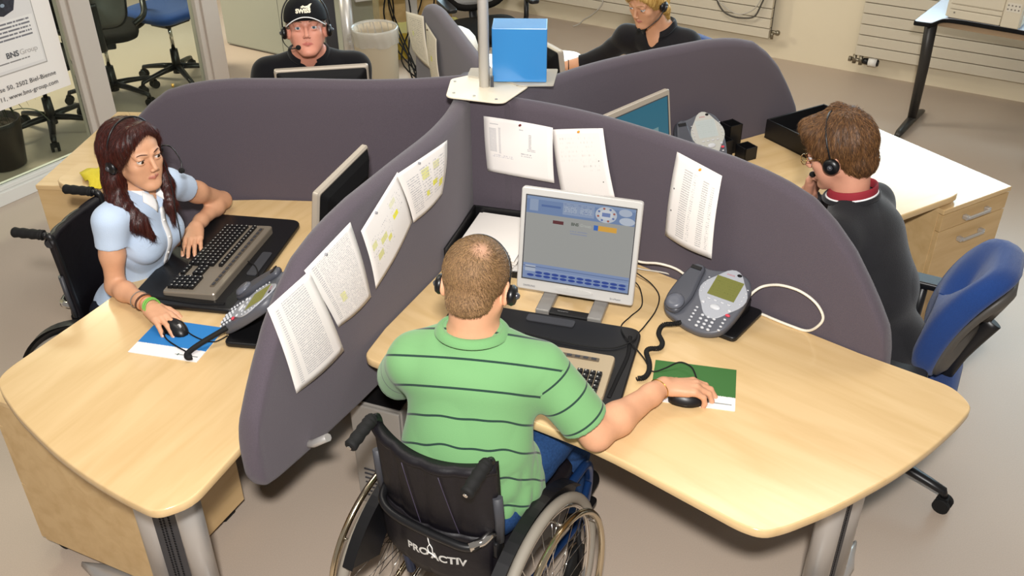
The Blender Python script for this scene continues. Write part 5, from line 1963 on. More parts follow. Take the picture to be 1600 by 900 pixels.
def stripe_shirt_mat(name, col, dark, period, w, phase):
    m = bpy.data.materials.new(name)
    m.use_nodes = True
    nt = m.node_tree
    b = nt.nodes['Principled BSDF']
    b.inputs['Roughness'].default_value = .9
    b.inputs['Sheen Weight'].default_value = .15
    at = nt.nodes.new('ShaderNodeAttribute')
    at.attribute_name = 'stripe'

    def mth(op, a, c_):
        n = nt.nodes.new('ShaderNodeMath')
        n.operation = op
        if isinstance(a, float):
            n.inputs[0].default_value = a
        else:
            nt.links.new(a, n.inputs[0])
        n.inputs[1].default_value = c_
        return n.outputs[0]
    x = mth('FRACT', mth('DIVIDE', mth('ADD', at.outputs['Fac'], phase), period), 0.0)
    lt = mth('LESS_THAN', x, w / period)
    mx = nt.nodes.new('ShaderNodeMix')
    mx.data_type = 'RGBA'
    mx.inputs[6].default_value = lin(col)
    mx.inputs[7].default_value = lin(dark)
    nt.links.new(lt, mx.inputs[0])
    nt.links.new(mx.outputs[2], b.inputs['Base Color'])
    tc = nt.nodes.new('ShaderNodeTexCoord')
    n = nt.nodes.new('ShaderNodeTexNoise')
    n.inputs['Scale'].default_value = 420
    bp = nt.nodes.new('ShaderNodeBump')
    bp.inputs['Strength'].default_value = .35
    bp.inputs['Distance'].default_value = .001
    nt.links.new(tc.outputs['Object'], n.inputs['Vector'])
    nt.links.new(n.outputs['Fac'], bp.inputs['Height'])
    nt.links.new(bp.outputs[0], b.inputs['Normal'])
    return m


def band(P, r_in, pts, height, flare, th, mt, parent, name='collar', lean=.35):
    """collar strip: pts = list of base points (world minus base), outward normals from their centroid"""
    c = sum((np.array(p) for p in pts)) / len(pts)
    vs, fs = [], []
    n = len(pts)
    rows = 5
    for j in range(rows):
        u = j / (rows - 1)
        for p in pts:
            p = np.array(p)
            o = nv((p - c) * np.array([1, 1, 0]))
            fold = math.sin(PI * min(u * 1.0, 1)) * height
            vs.append(tuple(p + np.array([0, 0, 1]) * (height * (1 - (2 * u - 1) ** 2)) + o * (flare * u + th)))
    for j in range(rows - 1):
        for i in range(n - 1):
            a = j * n + i
            fs.append((a, a + 1, a + n + 1, a + n))
    return MB().add(vs, fs, True).build(name, mt, parent, solid=.003, subsurf=1)


def strands(hair, n, length, rad, flow, mt, lift=.25, seed=1, name='hair_strands', steps=3, keep=None):
    """fine tapering strands lying on a hair mesh; flow(p, normal) gives the combing direction"""
    rng = np.random.RandomState(seed)
    me = hair.data
    V = np.empty(len(me.vertices) * 3)
    N = np.empty(len(me.vertices) * 3)
    me.vertices.foreach_get('co', V)
    me.vertices.foreach_get('normal', N)
    V, N = V.reshape(-1, 3), N.reshape(-1, 3)
    I = rng.choice(len(V), min(n, len(V)), replace=False)
    P, Nn = V[I] + rng.normal(size=(len(I), 3)) * .0007, N[I]
    if keep is not None:
        m = keep(P)
        P, Nn = P[m], Nn[m]
    D = flow(P, Nn) + rng.normal(size=P.shape) * .16
    D -= Nn * (D * Nn).sum(1)[:, None]
    D /= np.maximum(np.linalg.norm(D, axis=1), 1e-6)[:, None]
    Lh = length * rng.uniform(.6, 1.25, len(P))[:, None]
    S_ = np.cross(D, Nn)
    rings = []
    for k_ in range(steps + 1):
        t_ = k_ / steps
        C_ = P + D * Lh * t_ + Nn * (lift * Lh * t_ * (1 - .75 * t_) + rad * .5 - Lh * Lh * t_ * t_ * 4.2)
        w = rad * (1 - .85 * t_)
        rings.append(np.stack([C_ + S_ * w, C_ + Nn * w, C_ - S_ * w], 1))
    A = np.stack(rings, 1).reshape(-1, 3)
    m = len(P)
    q = (steps + 1) * 3
    base_ = (np.arange(m) * q)[:, None]
    fs = []
    for k_ in range(steps):
        for i in range(3):
            j = (i + 1) % 3
            fs.append(np.array([k_ * 3 + i, k_ * 3 + j, k_ * 3 + 3 + j, k_ * 3 + 3 + i])[None] + base_)
    F_ = np.concatenate(fs)
    o = sdf_object(name, (A, F_), mt, hair, (0, 0, 0))
    o['kind'] = 'stuff'
    return o


def person(label, base):
    t = thing('person', label, 'person', base, 0, 'people at the desks')
    return t


def add3(*v):
    return np.sum([np.array(x, float) for x in v], 0)


def lerp(a, b, t):
    return np.array(a, float) * (1 - t) + np.array(b, float) * t


def hair_cap(S, P, R, k, grow, clip_p=(0, .015, 0), clip_n=(0, .634, -.773), nape=True):
    RT = R.T
    n = R @ nv(clip_n)
    cut = [(n, P(*clip_p))]
    S.ell(P(0, -.015, .030), np.array([.074 + grow, .094 + grow, .080 + grow]) * k, .01, RT, cut=cut)
    S.ell(P(0, .030, .035), np.array([.060 + grow, .056 + grow, .055 + grow]) * k, .02, RT, cut=cut)
    if nape:
        S.ell(P(0, -.052, -.040), np.array([.050 + grow, .040 + grow, .050]) * k, .02, RT, cut=cut)


def head_xf(P, R, base):
    """local head coordinates -> object space matrix"""
    M_ = Matrix(R.tolist()).to_4x4()
    M_.translation = Vector(P(0, 0, 0) - np.array(base))
    return M_


# ------------------------------------------------------------------ the man in green (back to the viewer)
base = (-.11, -1.38, 0)
G = person('person in a green striped polo shirt, back to the viewer, in a wheelchair', base)
R = frame(dirv(72, -27))
hc = np.array([-.054, -1.298, 1.199])
S = SDF()
P = head_sdf(S, hc, R)
nb = np.array([-.068, -1.338, 1.062])
S.cone(P(0, -.025, -.045), nb, .054, .060, .03)
shL, shR = np.array([-.222, -1.310, .978]), np.array([.098, -1.350, .978])
elR, wrR = np.array([.240, -1.392, .795]), np.array([.445, -1.192, .789])
elL, wrL = np.array([-.285, -1.165, .80]), np.array([-.135, -.965, .792])
S.cone(nb, shL, .045, .045, .04).cone(nb, shR, .045, .045, .04)
S.ell([-.072, -1.355, .90], [.14, .085, .16], .04, frame(dirv(80)).T)
S.ell([-.10, -1.40, .68], [.13, .09, .20], .04, frame(dirv(80)).T)
S.chain([shR, elR], [.050, .040], .03)
S.chain([elR, lerp(elR, wrR, .3), lerp(elR, wrR, .8), wrR], [.040, .043, .029, .026], .02)
S.chain([shL, elL], [.050, .040], .03)
S.chain([elL, lerp(elL, wrL, .3), lerp(elL, wrL, .8), wrL], [.040, .042, .029, .026], .02)
tr = hand(S, wrR + [0, 0, .002], (1, .0, -.02), (0, .10, 1), -1, curls=(.75, .8, .9, 1.0), first=.55, spread=.05, tcurl=.25)
tl = hand(S, wrL, (.62, .78, -.10), (0, 0, 1), 1, curls=(.45, .4, .45, .5))
PF = S.mesh(.0035)
body = sdf_object('body', PF, m_skin, G, base)
nails(G, base, tr)
G['kind'] = 'thing'
# hair: close crop with a thin crown
S = SDF()
hair_cap(S, P, R, 1, .0055, clip_p=(0, .012, -.006), clip_n=(0, .60, -.80))
m_buzz = bpy.data.materials.new('cropped_hair')
m_buzz.use_nodes = True
nt = m_buzz.node_tree
b_ = nt.nodes['Principled BSDF']
b_.inputs['Roughness'].default_value = .7
tc = nt.nodes.new('ShaderNodeTexCoord')
nz = nt.nodes.new('ShaderNodeTexNoise')
nz.inputs['Scale'].default_value = 330
nz.inputs['Detail'].default_value = 5
rp = nt.nodes.new('ShaderNodeValToRGB')
rp.color_ramp.elements[0].position, rp.color_ramp.elements[0].color = .35, lin('#6b5036')
rp.color_ramp.elements[1].position, rp.color_ramp.elements[1].color = .65, lin('#93714c')
nt.links.new(tc.outputs['Object'], nz.inputs['Vector'])
nt.links.new(nz.outputs['Fac'], rp.inputs[0])
ds = nt.nodes.new('ShaderNodeVectorMath')
ds.operation = 'DISTANCE'
cr = P(.022, -.076, .082) - np.array(base)
ds.inputs[1].default_value = tuple(cr)
nt.links.new(tc.outputs['Object'], ds.inputs[0])
mr = nt.nodes.new('ShaderNodeMapRange')
mr.inputs[1].default_value, mr.inputs[2].default_value, mr.inputs[3].default_value, mr.inputs[4].default_value = .003, .030, .75, 0
nt.links.new(ds.outputs['Value'], mr.inputs[0])
mx = nt.nodes.new('ShaderNodeMix')
mx.data_type = 'RGBA'
nt.links.new(mr.outputs[0], mx.inputs[0])
nt.links.new(rp.outputs[0], mx.inputs[6])
mx.inputs[7].default_value = lin('#cf9f86')
nt.links.new(mx.outputs[2], b_.inputs['Base Color'])
bp = nt.nodes.new('ShaderNodeBump')
bp.inputs['Strength'].default_value = .8
bp.inputs['Distance'].default_value = .002
nt.links.new(nz.outputs['Fac'], bp.inputs['Height'])
nt.links.new(bp.outputs[0], b_.inputs['Normal'])
gh = sdf_object('hair', S.mesh(.0030), m_buzz, G, base)
crn = np.array(cr)


def gflow(p, n):
    d = p - crn
    d /= np.maximum(np.linalg.norm(d, axis=1), 1e-4)[:, None]
    return d + .55 * np.cross(n, d)


strands(gh, 6500, .0085, .00055, gflow, hair_mat('short_fair_brown', '#4f3820', '#b08c5c', (160, 160, 160), .5), lift=.35, seed=4,
        keep=lambda p: np.random.RandomState(2).uniform(size=len(p)) < np.clip(np.linalg.norm(p - crn, axis=1) / .030, .15, 1))
strands(gh, 4500, .0085, .00055, gflow, hair_mat('short_dark_brown', '#3c2a18', '#6e5234', (160, 160, 160), .5), lift=.35, seed=9,
        keep=lambda p: np.random.RandomState(3).uniform(size=len(p)) < np.clip(np.linalg.norm(p - crn, axis=1) / .030, .1, 1))
# polo shirt
ra = frame(dirv(80))
S = SDF()
S.ell([-.070, -1.350, .92], [.172, .118, .165], .05, ra.T)
S.ell([-.066, -1.345, .975], [.160, .098, .085], .05, ra.T)
S.ell([-.088, -1.395, .76], [.172, .122, .17], .06, ra.T)
S.ell([-.105, -1.405, .62], [.178, .132, .12], .06, ra.T)
S.ell([.045, -1.385, .63], [.075, .095, .13], .04, ra.T)
S.cone(nb + [0, .0, .002], shL + [.01, 0, .006], .054, .060, .05).cone(nb + [0, .0, .002], shR + [-.01, 0, .006], .054, .060, .05)
aR, aL = nv(elR - shR), nv(elL - shL)
eR, eL = lerp(shR, elR, .80), lerp(shL, elL, .78)
S.cone(shR, eR + aR * .05, .066, .070, .035, cut=[(aR, eR)])
S.cone(shL, eL + aL * .05, .066, .066, .035, cut=[(aL, eL)])
S.cone(lerp(shR, eR, .72), eR + aR * .05, .050, .064, .004, '-')
S.cone(lerp(shL, eL, .72), eL + aL * .05, .050, .060, .004, '-')
S.cone(nb + [0, .0, .02], nb + [0, .01, .12], .058, .064, .006, '-')
wf = wrinkle(.0055, 15, 3)
wf2 = wrinkle(.012, 22, 8)


def gd(p):
    low = np.clip((.80 - p[:, 2]) / .18, 0, 1) * np.clip((p[:, 0] + .10) / .12, .15, 1)
    return wf(p) * .6 + wf2(p) * low


PF = S.mesh(.004, gd)
t0, t1 = np.array([-.068, -1.34, 1.05]), np.array([-.112, -1.41, .58])
tax = nv([-.11, -.63, -.77])


def gattr(Pt, Fc):
    cen = Pt[Fc].mean(1)

    def seg(p, a, b):
        ab = b - a
        tt = np.clip((p - a) @ ab / (ab @ ab), 0, 1)
        return np.linalg.norm(p - a - tt[:, None] * ab, axis=1)
    dR, dL = seg(cen, shR + aR * .035, eR), seg(cen, shL + aL * .035, eL)
    isR = (dR < .074) & ((cen - shR) @ aR > .02) & (cen[:, 0] > .075)
    isL = (dL < .072) & ((cen - shL) @ aL > .02) & (cen[:, 0] < -.20)
    V = Pt[Fc]
    out = (V - t0) @ tax + np.clip((.99 - V[..., 2]) / .2, 0, 1) * (.0035 * np.sin(V[..., 0] * 41 + V[..., 2] * 9) + .0025 * np.sin(V[..., 0] * 83 + 1)) + .10 * (V[..., 0] + .07) ** 2 * -1
    out[isR] = ((V - shR) @ aR)[isR] + .012
    out[isL] = ((V - shL) @ aL)[isL] + .012
    return out.reshape(-1)


m_polo = stripe_shirt_mat('green_polo', '#6e9f68', '#17352c', .0705, .0055, .031)
m_polo_plain = mat('green_polo_plain', '#6e9f68', .9, spec=.2, sheen=.15, bump=(420, .4))
sh = sdf_object('polo_shirt', PF, m_polo, G, base, attr=gattr)
cb = nb - np.array(base) + [0, .005, .018]
ring = [cb + frame(dirv(76))[:, 0] * (.060 * math.cos(a)) + frame(dirv(76))[:, 1] * (.057 * math.sin(a)) + np.array([0, 0, .010 * math.sin(a) * -1]) for a in np.linspace(PI * .5 + .35, PI * 2.5 - .35, 40)]
band(None, 0, ring, .019, .034, .000, m_polo_plain, sh)
# jeans and shoes
fw = dirv(60)
rt = np.array([fw[1], -fw[0], 0])
pel = np.array([-.118, -1.405, .60])
m_jean = mat('blue_denim', '#22406b', .85, spec=.2, noise=(160, .22, 4), bump=(300, .5))
S = SDF()
S.ell(pel, [.165, .125, .095], .05, frame(fw).T)
for s in (-1, 1):
    hp = pel + rt * .085 * s + fw * .03
    kn = pel + rt * (.125 if s > 0 else .08) * s + fw * (.44 if s > 0 else .46) + [0, 0, .008]
    an = pel + rt * .085 * s + fw * .52 + [0, 0, -.46]
    S.cone(hp, kn, .090, .066, .05).cone(kn, an, .062, .046, .03)
jd = wrinkle(.004, 30, 5)
je = sdf_object('jeans', S.mesh(.006, jd), m_jean, G, base)
for s in (-1, 1):
    an = pel + rt * .085 * s + fw * .52 + [0, 0, -.48]
    S = SDF()
    S.cone(an, an + fw * .16 + [0, 0, -.0], .042, .036, .03).cone(an, an + [0, 0, .04], .045, .045, .03)
    sdf_object('shoe', S.mesh(.006), m_blackmat, G, base)
bp_ = lerp(elR, wrR, .93)
MB().tube([add3(bp_, -np.array(base), nv(np.cross(wrR - elR, [0, 0, 1])) * .030 * math.cos(a), [0, 0, .028 * math.sin(a)]) for a in np.linspace(0, 2 * PI, 25)[:-1]], .0012, 6, loop=True).build('bracelet', mat('gold', '#c9a24a', .25, metal=1), G)
headset('telephone_headset', 'black headset on the cropped head of the man in green', hc, R, 1, mic=-1, width=.0795, top=.1158)

# ------------------------------------------------------------------ the woman on the left
base = (-1.36, -.40, 0)
Wm = person('person with long red-brown hair in a light blue polo shirt at the left desk', base)
k = .95
R = frame(dirv(-36, -2))
hc = np.array([-1.143, -.468, 1.172])
S = SDF()
P = head_sdf(S, hc, R, k, fem=True)
nb = np.array([-1.168, -.442, 1.048])
shR, shL = np.array([-1.225, -.582, .992]), np.array([-1.118, -.308, .990])
elR, wrR = np.array([-1.245, -.612, .772]), np.array([-1.095, -.748, .788])
elL, wrL = np.array([-1.030, -.050, .790]), np.array([-1.072, -.262, .800])
S.cone(P(0, -.022, -.05), nb, .043, .047, .03)
S.cone(nb, shR, .036, .036, .04).cone(nb, shL, .036, .036, .04)
S.ell([-1.185, -.445, .88], [.115, .075, .14], .04, frame(dirv(-20)).T)
S.ell([-1.148, -.452, .985], [.060, .035, .045], .04, frame(dirv(-20)).T)
S.ell([-1.25, -.43, .68], [.10, .08, .18], .04, frame(dirv(-20)).T)
for a, b_, c_ in ((shR, elR, wrR), (shL, elL, wrL)):
    S.chain([a, lerp(a, b_, .5), b_], [.038, .0345, .030], .03)
    S.chain([b_, lerp(b_, c_, .3), lerp(b_, c_, .82), c_], [.030, .031, .0225, .0205], .02)
tr = hand(S, wrR, (.74, -.66, -.12), (.05, .05, 1), -1, curls=(.45, .42, .45, .5), k=.92, spread=.10, first=.4)
tl = hand(S, wrL, (.10, -.99, -.10), (0, 0, 1), 1, curls=(.40, .38, .40, .45), k=.90, spread=.06, first=.4)
bd = sdf_object('body', S.mesh(.0028), m_skin2, Wm, base)
lip_attr(bd, base, hc, R, k)
lashes(Wm, base, hc, R, k)
nails(Wm, base, tr, .92)
nails(Wm, base, tl, .92)
eyes(Wm, base, hc, R, k, '#3d2a1c', gaze=(-.15, 1, -.12))
m_hr = hair_mat('red_brown_hair', '#1e0907', '#47160e', (110, 110, 6), .42)
brows(Wm, base, hc, R, k, mat('brow_dark', '#3a1c14', .8), .0024)
S = SDF()
hair_cap(S, P, R, k, .012, clip_p=(0, .016, .0), clip_n=(0, .90, -.44), nape=False)
RT = R.T
S.cone(P(0, -.060, .02), P(.0, -.085, -.13), .066, .052, .03).cone(P(0, -.085, -.13), P(0, -.11, -.235), .052, .035, .03)
for s in (-1, 1):
    S.cone(P(s * .058, -.045, .02), P(s * .066, -.045, -.11), .034, .034, .03)
# locks in front of the shoulders
S.chain([P(.072, -.012, .02), P(.084, -.020, -.07), P(.092, .0, -.15), P(.076, .050, -.215), P(.052, .085, -.265)], [.018, .028, .034, .026, .010], .02)
S.chain([P(.06, -.04, -.05), P(.075, -.03, -.15), P(.070, .01, -.23)], [.03, .03, .016], .02)
S.chain([P(-.070, -.005, .02), P(-.080, -.005, -.07), P(-.082, .018, -.14), P(-.060, .055, -.20), P(-.045, .075, -.25)], [.016, .022, .024, .018, .007], .02)
# swept fringe
S.chain([P(-.020, .058, .098), P(.018, .066, .090), P(.046, .062, .068), P(.066, .048, .035), P(.076, .026, -.005)], [.012, .013, .014, .014, .010], .015)
S.chain([P(-.020, .050, .104), P(.030, .050, .092), P(.062, .034, .060), P(.075, .012, .02)], [.014, .018, .020, .016], .02)
S.chain([P(-.020, .056, .100), P(-.048, .055, .078), P(-.066, .034, .035), P(-.076, .012, -.02)], [.010, .011, .011, .010], .015)
for i_, (x_, y_, z_) in enumerate(((.062, .080, -.262), (.044, .078, -.285), (.070, .050, -.250), (.052, .095, -.250), (-.052, .070, -.262), (-.066, .050, -.240))):
    s_ = 1 if x_ > 0 else -1
    S.chain([P(s_ * .080, .02, -.15), P(x_ * .6 + s_ * .03, y_ * .7, z_ * .8), P(x_, y_, z_)], [.016, .012, .0035], .010)


def hd(p):
    q = (p - hc) @ R / k
    a = np.arctan2(q[:, 0], -q[:, 1] + .02)
    return -.0010 * np.sin(a * 30 + q[:, 2] * 10 + 1.5 * np.sin(q[:, 2] * 16)) - .0006 * np.sin(a * 52 - q[:, 2] * 14)


wh_ = sdf_object('hair', S.mesh(.0033, hd), m_hr, Wm, base)
part = P(-.020, .045, .115) - np.array(base)


def wflow(p, n):
    d = p - part
    l = np.linalg.norm(d, axis=1)[:, None]
    w = np.clip(l / .12, 0, 1)
    return d / np.maximum(l, 1e-4) * (1 - w) + np.array([0, 0, -1.0]) * (.3 + w)


strands(wh_, 9000, .034, .00050, wflow, m_hr, lift=.06, seed=5, steps=4)
strands(wh_, 2600, .036, .00045, wflow, hair_mat('red_highlight_hair', '#46150d', '#6c2a1a', (110, 110, 6), .4), lift=.07, seed=6, steps=4)
# shirt
m_lb = mat('light_blue_cotton', '#b9cbe2', .9, spec=.2, bump=(380, .35), sheen=.1)
m_wc = mat('white_cotton', '#efefef', .85, spec=.2)
fa = dirv(-20)
ra = frame(fa)
rr_ = ra[:, 0]
S = SDF()
S.ell([-1.186, -.442, .882], [.138, .090, .138], .05, ra.T)
for s in (-1, 1):
    S.ell(np.array([-1.180, -.444, .868]) + rr_ * s * .058 + fa * .050, [.054, .050, .056], .04, ra.T)
S.ell([-1.240, -.430, .715], [.118, .098, .15], .05, ra.T)
S.ell([-1.280, -.42, .59], [.155, .13, .11], .05, ra.T)
S.cone(nb + [-.004, 0, -.012], shR + rr_ * -.012, .048, .050, .04).cone(nb + [-.004, 0, -.012], shL + rr_ * .012, .048, .050, .04)
S.ell(nb + fa * .022 + [0, 0, -.062], [.100, .052, .050], .05, ra.T)
for a, b_, tt in ((shR, elR, .37), (shL, elL, .30)):
    ax = nv(b_ - a)
    e = lerp(a, b_, tt)
    S.cone(a, e + ax * .05, .049, .048, .03, cut=[(ax, e)])
    S.cone(lerp(a, e, .7), e + ax * .05, .036, .0435, .003, '-')
S.cone(nb + [.004, 0, .01], nb + [.02, -.01, .10], .049, .058, .006, '-')
S.cone(nb + fa * .055 + [0, 0, .02], nb + fa * .085 + [0, 0, -.080], .024, .005, .006, '-')
wf = wrinkle(.0030, 26, 12)
sh = sdf_object('polo_shirt', S.mesh(.0035, lambda p: wf(p) * np.clip((.95 - p[:, 2]) / .1, .2, 1)), m_lb, Wm, base)
from mathutils.bvhtree import BVHTree


def surf(o):
    return BVHTree.FromPolygons([v.co.copy() for v in o.data.vertices], [tuple(p.vertices) for p in o.data.polygons])


def on_surf(bv, p, d, off=.001):
    h = bv.ray_cast(Vector(p), Vector(d))
    if h[0] is None:
        return None
    return h[0] + h[1] * off


bv = surf(sh)
ctr = nb - np.array(base)
b = MB()
rows = []
for i in range(15):
    z = -.066 - i * .0155
    row = []
    for x in (-.011, 0, .011):
        q = on_surf(bv, ctr + rr_ * x + fa * .25 + [0, 0, z], -fa, .0018)
        if q is not None:
            row.append(q)
    if len(row) == 3:
        rows.append(row)
vs = [tuple(p) for r_ in rows for p in r_]
b.add(vs, [(i * 3 + j, i * 3 + j + 1, i * 3 + j + 4, i * 3 + j + 3) for i in range(len(rows) - 1) for j in range(2)], True)
b.build('placket', m_wc, sh, solid=.0025)
b = MB()
for i in (3, 7, 11):
    if i < len(rows):
        b.ball(rows[i][1] + Vector(fa) * .0015, .0042, 10)
b.build('shirt_button', m_white, sh)
ring = []
for a in np.linspace(PI * .5 + .55, PI * 2.5 - .55, 36):
    fr_ = (1 - math.sin(a)) / 2
    ring.append(ctr + [0, 0, .012] + rr_ * (.053 * math.cos(a)) + fa * (.052 * math.sin(a)) + np.array([0, 0, -.030 * (1 - fr_) ** 2]))
band(None, 0, ring, .020, .018, .0, m_wc, sh)
for s in (-1, 1):   # collar points
    q4 = [(.010, -.026), (.040, .004), (.058, -.022), (.026, -.070)]
    vs = []
    for i in range(5):
        for j in range(5):
            u_, v_ = i / 4, j / 4
            x = (q4[0][0] * (1 - u_) + q4[1][0] * u_) * (1 - v_) + (q4[3][0] * (1 - u_) + q4[2][0] * u_) * v_
            z = (q4[0][1] * (1 - u_) + q4[1][1] * u_) * (1 - v_) + (q4[3][1] * (1 - u_) + q4[2][1] * u_) * v_
            q = on_surf(bv, ctr + rr_ * x * s + fa * .25 + [0, 0, z], -fa, .005)
            vs.append(tuple(q) if q is not None else tuple(ctr + rr_ * x * s + fa * .05 + [0, 0, z]))
    MB().add(vs, [(i * 5 + j, i * 5 + j + 1, i * 5 + j + 6, i * 5 + j + 5) for i in range(4) for j in range(4)], True).build('collar_point', m_wc, sh, solid=.003)
m_jd = mat('dark_trousers', '#1b1f2c', .85, spec=.2)
S = SDF()
pel = np.array([-1.30, -.415, .57])
S.ell(pel, [.15, .12, .09], .05, ra.T)
for s in (-1, 1):
    kn = pel + fa * .42 + rr_ * s * .085 + [0, 0, .01]
    S.cone(pel + rr_ * s * .075, kn, .078, .058, .05).cone(kn, kn + fa * .04 + [0, 0, -.44], .055, .040, .03)
sdf_object('trousers', S.mesh(.007), m_jd, Wm, base)
# bracelets
wax = nv(wrR - elR)
ws = nv(np.cross(wax, [0, 0, 1]))
wu = np.cross(ws, wax)


def ringpts(t_, rad, tilt=0.0, off=0.0):
    c_ = lerp(elR, wrR, t_) - np.array(base)
    return [c_ + ws * rad * math.cos(a) + wu * rad * math.sin(a) + wax * tilt * math.sin(a + off) for a in np.linspace(0, 2 * PI, 33)[:-1]]


MB().tube(ringpts(.72, .0285, .006), .0014, 6, loop=True).build('grey_cord', mat('cord_grey', '#7f7b74', .7), Wm)
b = MB()
for q in ringpts(.86, .0265, .008):
    b.ball(q, .0040, 8)
b.build('bead_bracelet', mat('beads_brown', '#4a2a18', .4), Wm)
MB().tube(ringpts(.93, .0250, .005, 1), .0016, 6, loop=True).build('orange_cord', mat('cord_orange', '#c47a4a', .7), Wm)
MB().tube(ringpts(1.08, .0255, -.004), .0034, 8, loop=True).tube(ringpts(1.13, .0255, -.004), .0026, 8, loop=True).build('green_band', mat('band_green', '#6fae4a', .6), Wm)
t, HP = headset('telephone_headset', 'black headset of the woman with red-brown hair, microphone boom on her far side', hc, R, k, mic=-1, width=.088, top=.127,
                boom=[(.100, .0, -.008), (.102, .06, .004), (.098, .105, -.030), (.086, .118, -.060)], back=.0)
MB().tube(spline([(HP(-.09, .01, -.03)), HP(-.075, .06, -.12), HP(-.045, .10, -.20), HP(-.035, .115, -.28), HP(-.04, .10, -.36)], 8), .0018, 6).build('cord', m_rubber, t)

# ------------------------------------------------------------------ the man in glasses on the right
base = (1.25, -.62, 0)
Rm = person('person with glasses in a dark sweater with a red collar, on the right', base)
R = frame(dirv(142, -24))
hc = np.array([1.055, -.562, 1.190])
k = 1.0
S = SDF()
P = head_sdf(S, hc, R, k)
nb = np.array([1.100, -.600, 1.045])
rg = dirv(142 - 90)
shR, shL = nb + rg * .155 + [.02, -.02, -.065], nb - rg * .155 + [.02, -.02, -.065]
S.cone(P(0, -.025, -.05), nb, .056, .057, .02)
S.cone(nb + [0, 0, -.03], shR, .036, .045, .03).cone(nb + [0, 0, -.03], shL, .036, .045, .03)
S.ell([1.15, -.65, .87], [.14, .09, .16], .04, frame(dirv(142)).T)
S.ell([1.22, -.70, .70], [.13, .10, .18], .04, frame(dirv(142)).T)
elR, wrR = np.array([1.10, -.26, .80]), np.array([1.045, -.385, .965])
elL, wrL = np.array([.985, -.62, .80]), np.array([.88, -.42, .79])
for a, b_, c_ in ((shR, elR, wrR), (shL, elL, wrL)):
    S.chain([a, b_], [.045, .038], .03).chain([b_, lerp(b_, c_, .3), c_], [.038, .040, .027], .02)
hand(S, wrR, (-.05, -.35, .9), (-.6, .8, .2), -1, curls=(1.3, 1.3, 1.3, 1.3))
hand(S, wrL, (-.6, .75, -.1), (0, 0, 1), 1, curls=(.5, .5, .5, .5))
bd = sdf_object('body', S.mesh(.0038), skin_mat('skin_ruddy', '#cf957b', '#b8705f'), Rm, base)
lip_attr(bd, base, hc, R, k)
eyes(Rm, base, hc, R, k, '#4a5a50')
m_br = hair_mat('brown_hair', '#38230f', '#6e4a2a', (70, 70, 16), .55)
S = SDF()
hair_cap(S, P, R, k, .014, clip_p=(0, .030, -.002), clip_n=(0, .78, -.62))
S.ell(P(0, -.02, .075), [.070, .085, .050], .02, R.T)
S.chain([P(-.045, .055, .085), P(0, .075, .092), P(.045, .055, .085)], [.026, .028, .026], .02)
S.chain([P(.0, .05, .11), P(.03, -.01, .125), P(.02, -.06, .11)], [.016, .018, .016], .02)
for s in (-1, 1):
    S.cone(P(s * .066, .022, .03), P(s * .070, .014, -.008), .014, .007, .01)


def hd2(p):
    q = (p - hc) @ R
    a = np.arctan2(q[:, 0], q[:, 1])
    e = np.arctan2(q[:, 2] - .03, np.hypot(q[:, 0], q[:, 1]))
    return -.0014 * np.sin(a * 17 + 3 * np.sin(e * 3)) * np.cos(e) - .0009 * np.sin(a * 41 + e * 7) * np.cos(e)


rh_ = sdf_object('hair', S.mesh(.0038, hd2), m_br, Rm, base)
rcr = P(.0, -.055, .100) - np.array(base)


def rflow(p, n):
    d = p - rcr
    d /= np.maximum(np.linalg.norm(d, axis=1), 1e-4)[:, None]
    return d + .35 * np.cross(n, d) + np.array([0, 0, -.3])


strands(rh_, 6500, .020, .00065, rflow, m_br, lift=.16, seed=7)
strands(rh_, 3000, .020, .00060, rflow, hair_mat('light_brown_hair', '#7a5430', '#a5794a', (70, 70, 16), .5), lift=.18, seed=8)
brows(Rm, base, hc, R, k, mat('brow_brown', '#4a3018', .8))
# glasses
m_gold = mat('glasses_gold', '#b98d4e', .25, metal=1)
gt = thing_part('glasses', Rm)
HX = head_xf(P, R, base)
b = MB(HX)
for s in (-1, 1):
    b.tube([(s * .033 + .021 * math.cos(a), .104 - .010 * math.cos(a) * s * 0, .004 + .016 * math.sin(a)) for a in np.linspace(0, 2 * PI, 25)[:-1]], .0012, 6, loop=True)
    b.tube([(s * .054, .103, .010), (s * .074, .085, .010), (s * .079, .04, .008), (s * .079, -.005, .006)], .0014, 6)
b.tube([(-.012, .105, .008), (0, .107, .012), (.012, .105, .008)], .0012, 6)
b.build('glasses_frame', m_gold, gt)
for s in (-1, 1):
    MB(HX).add([(s * .033 + .020 * math.cos(a), .104, .004 + .015 * math.sin(a)) for a in np.linspace(0, 2 * PI, 25)[:-1]], [tuple(range(24))]).build('lens', m_glass, gt)
# sweater
m_sw = mat('charcoal_sweater', '#232326', .95, spec=.15, bump=(300, .5), noise=(9, .15, 3), sheen=.15)
ra = frame(dirv(142))
S = SDF()
S.ell([1.150, -.652, .895], [.180, .125, .16], .05, ra.T)
S.ell([1.205, -.695, .75], [.170, .130, .17], .06, ra.T)
S.ell([1.250, -.725, .60], [.180, .140, .11], .06, ra.T)
S.cone(nb + [.008, -.004, -.012], shR, .058, .062, .05).cone(nb + [.008, -.004, -.012], shL, .058, .062, .05)
for a, b_, c_ in ((shR, elR, wrR), (shL, elL, wrL)):
    ax = nv(c_ - b_)
    e = lerp(b_, c_, .80)
    S.cone(a, b_, .064, .054, .04).cone(b_, e + ax * .03, .054, .040, .03, cut=[(ax, e)])
S.cone(nb + [0, 0, .012], nb + [-.02, .01, .10], .060, .070, .006, '-')
wf3 = wrinkle(.005, 16, 21)
sw = sdf_object('sweater', S.mesh(.0045, lambda p: wf3(p)), m_sw, Rm, base)
cb = nb - np.array(base)
fa = dirv(142)
rr_ = ra[:, 0]


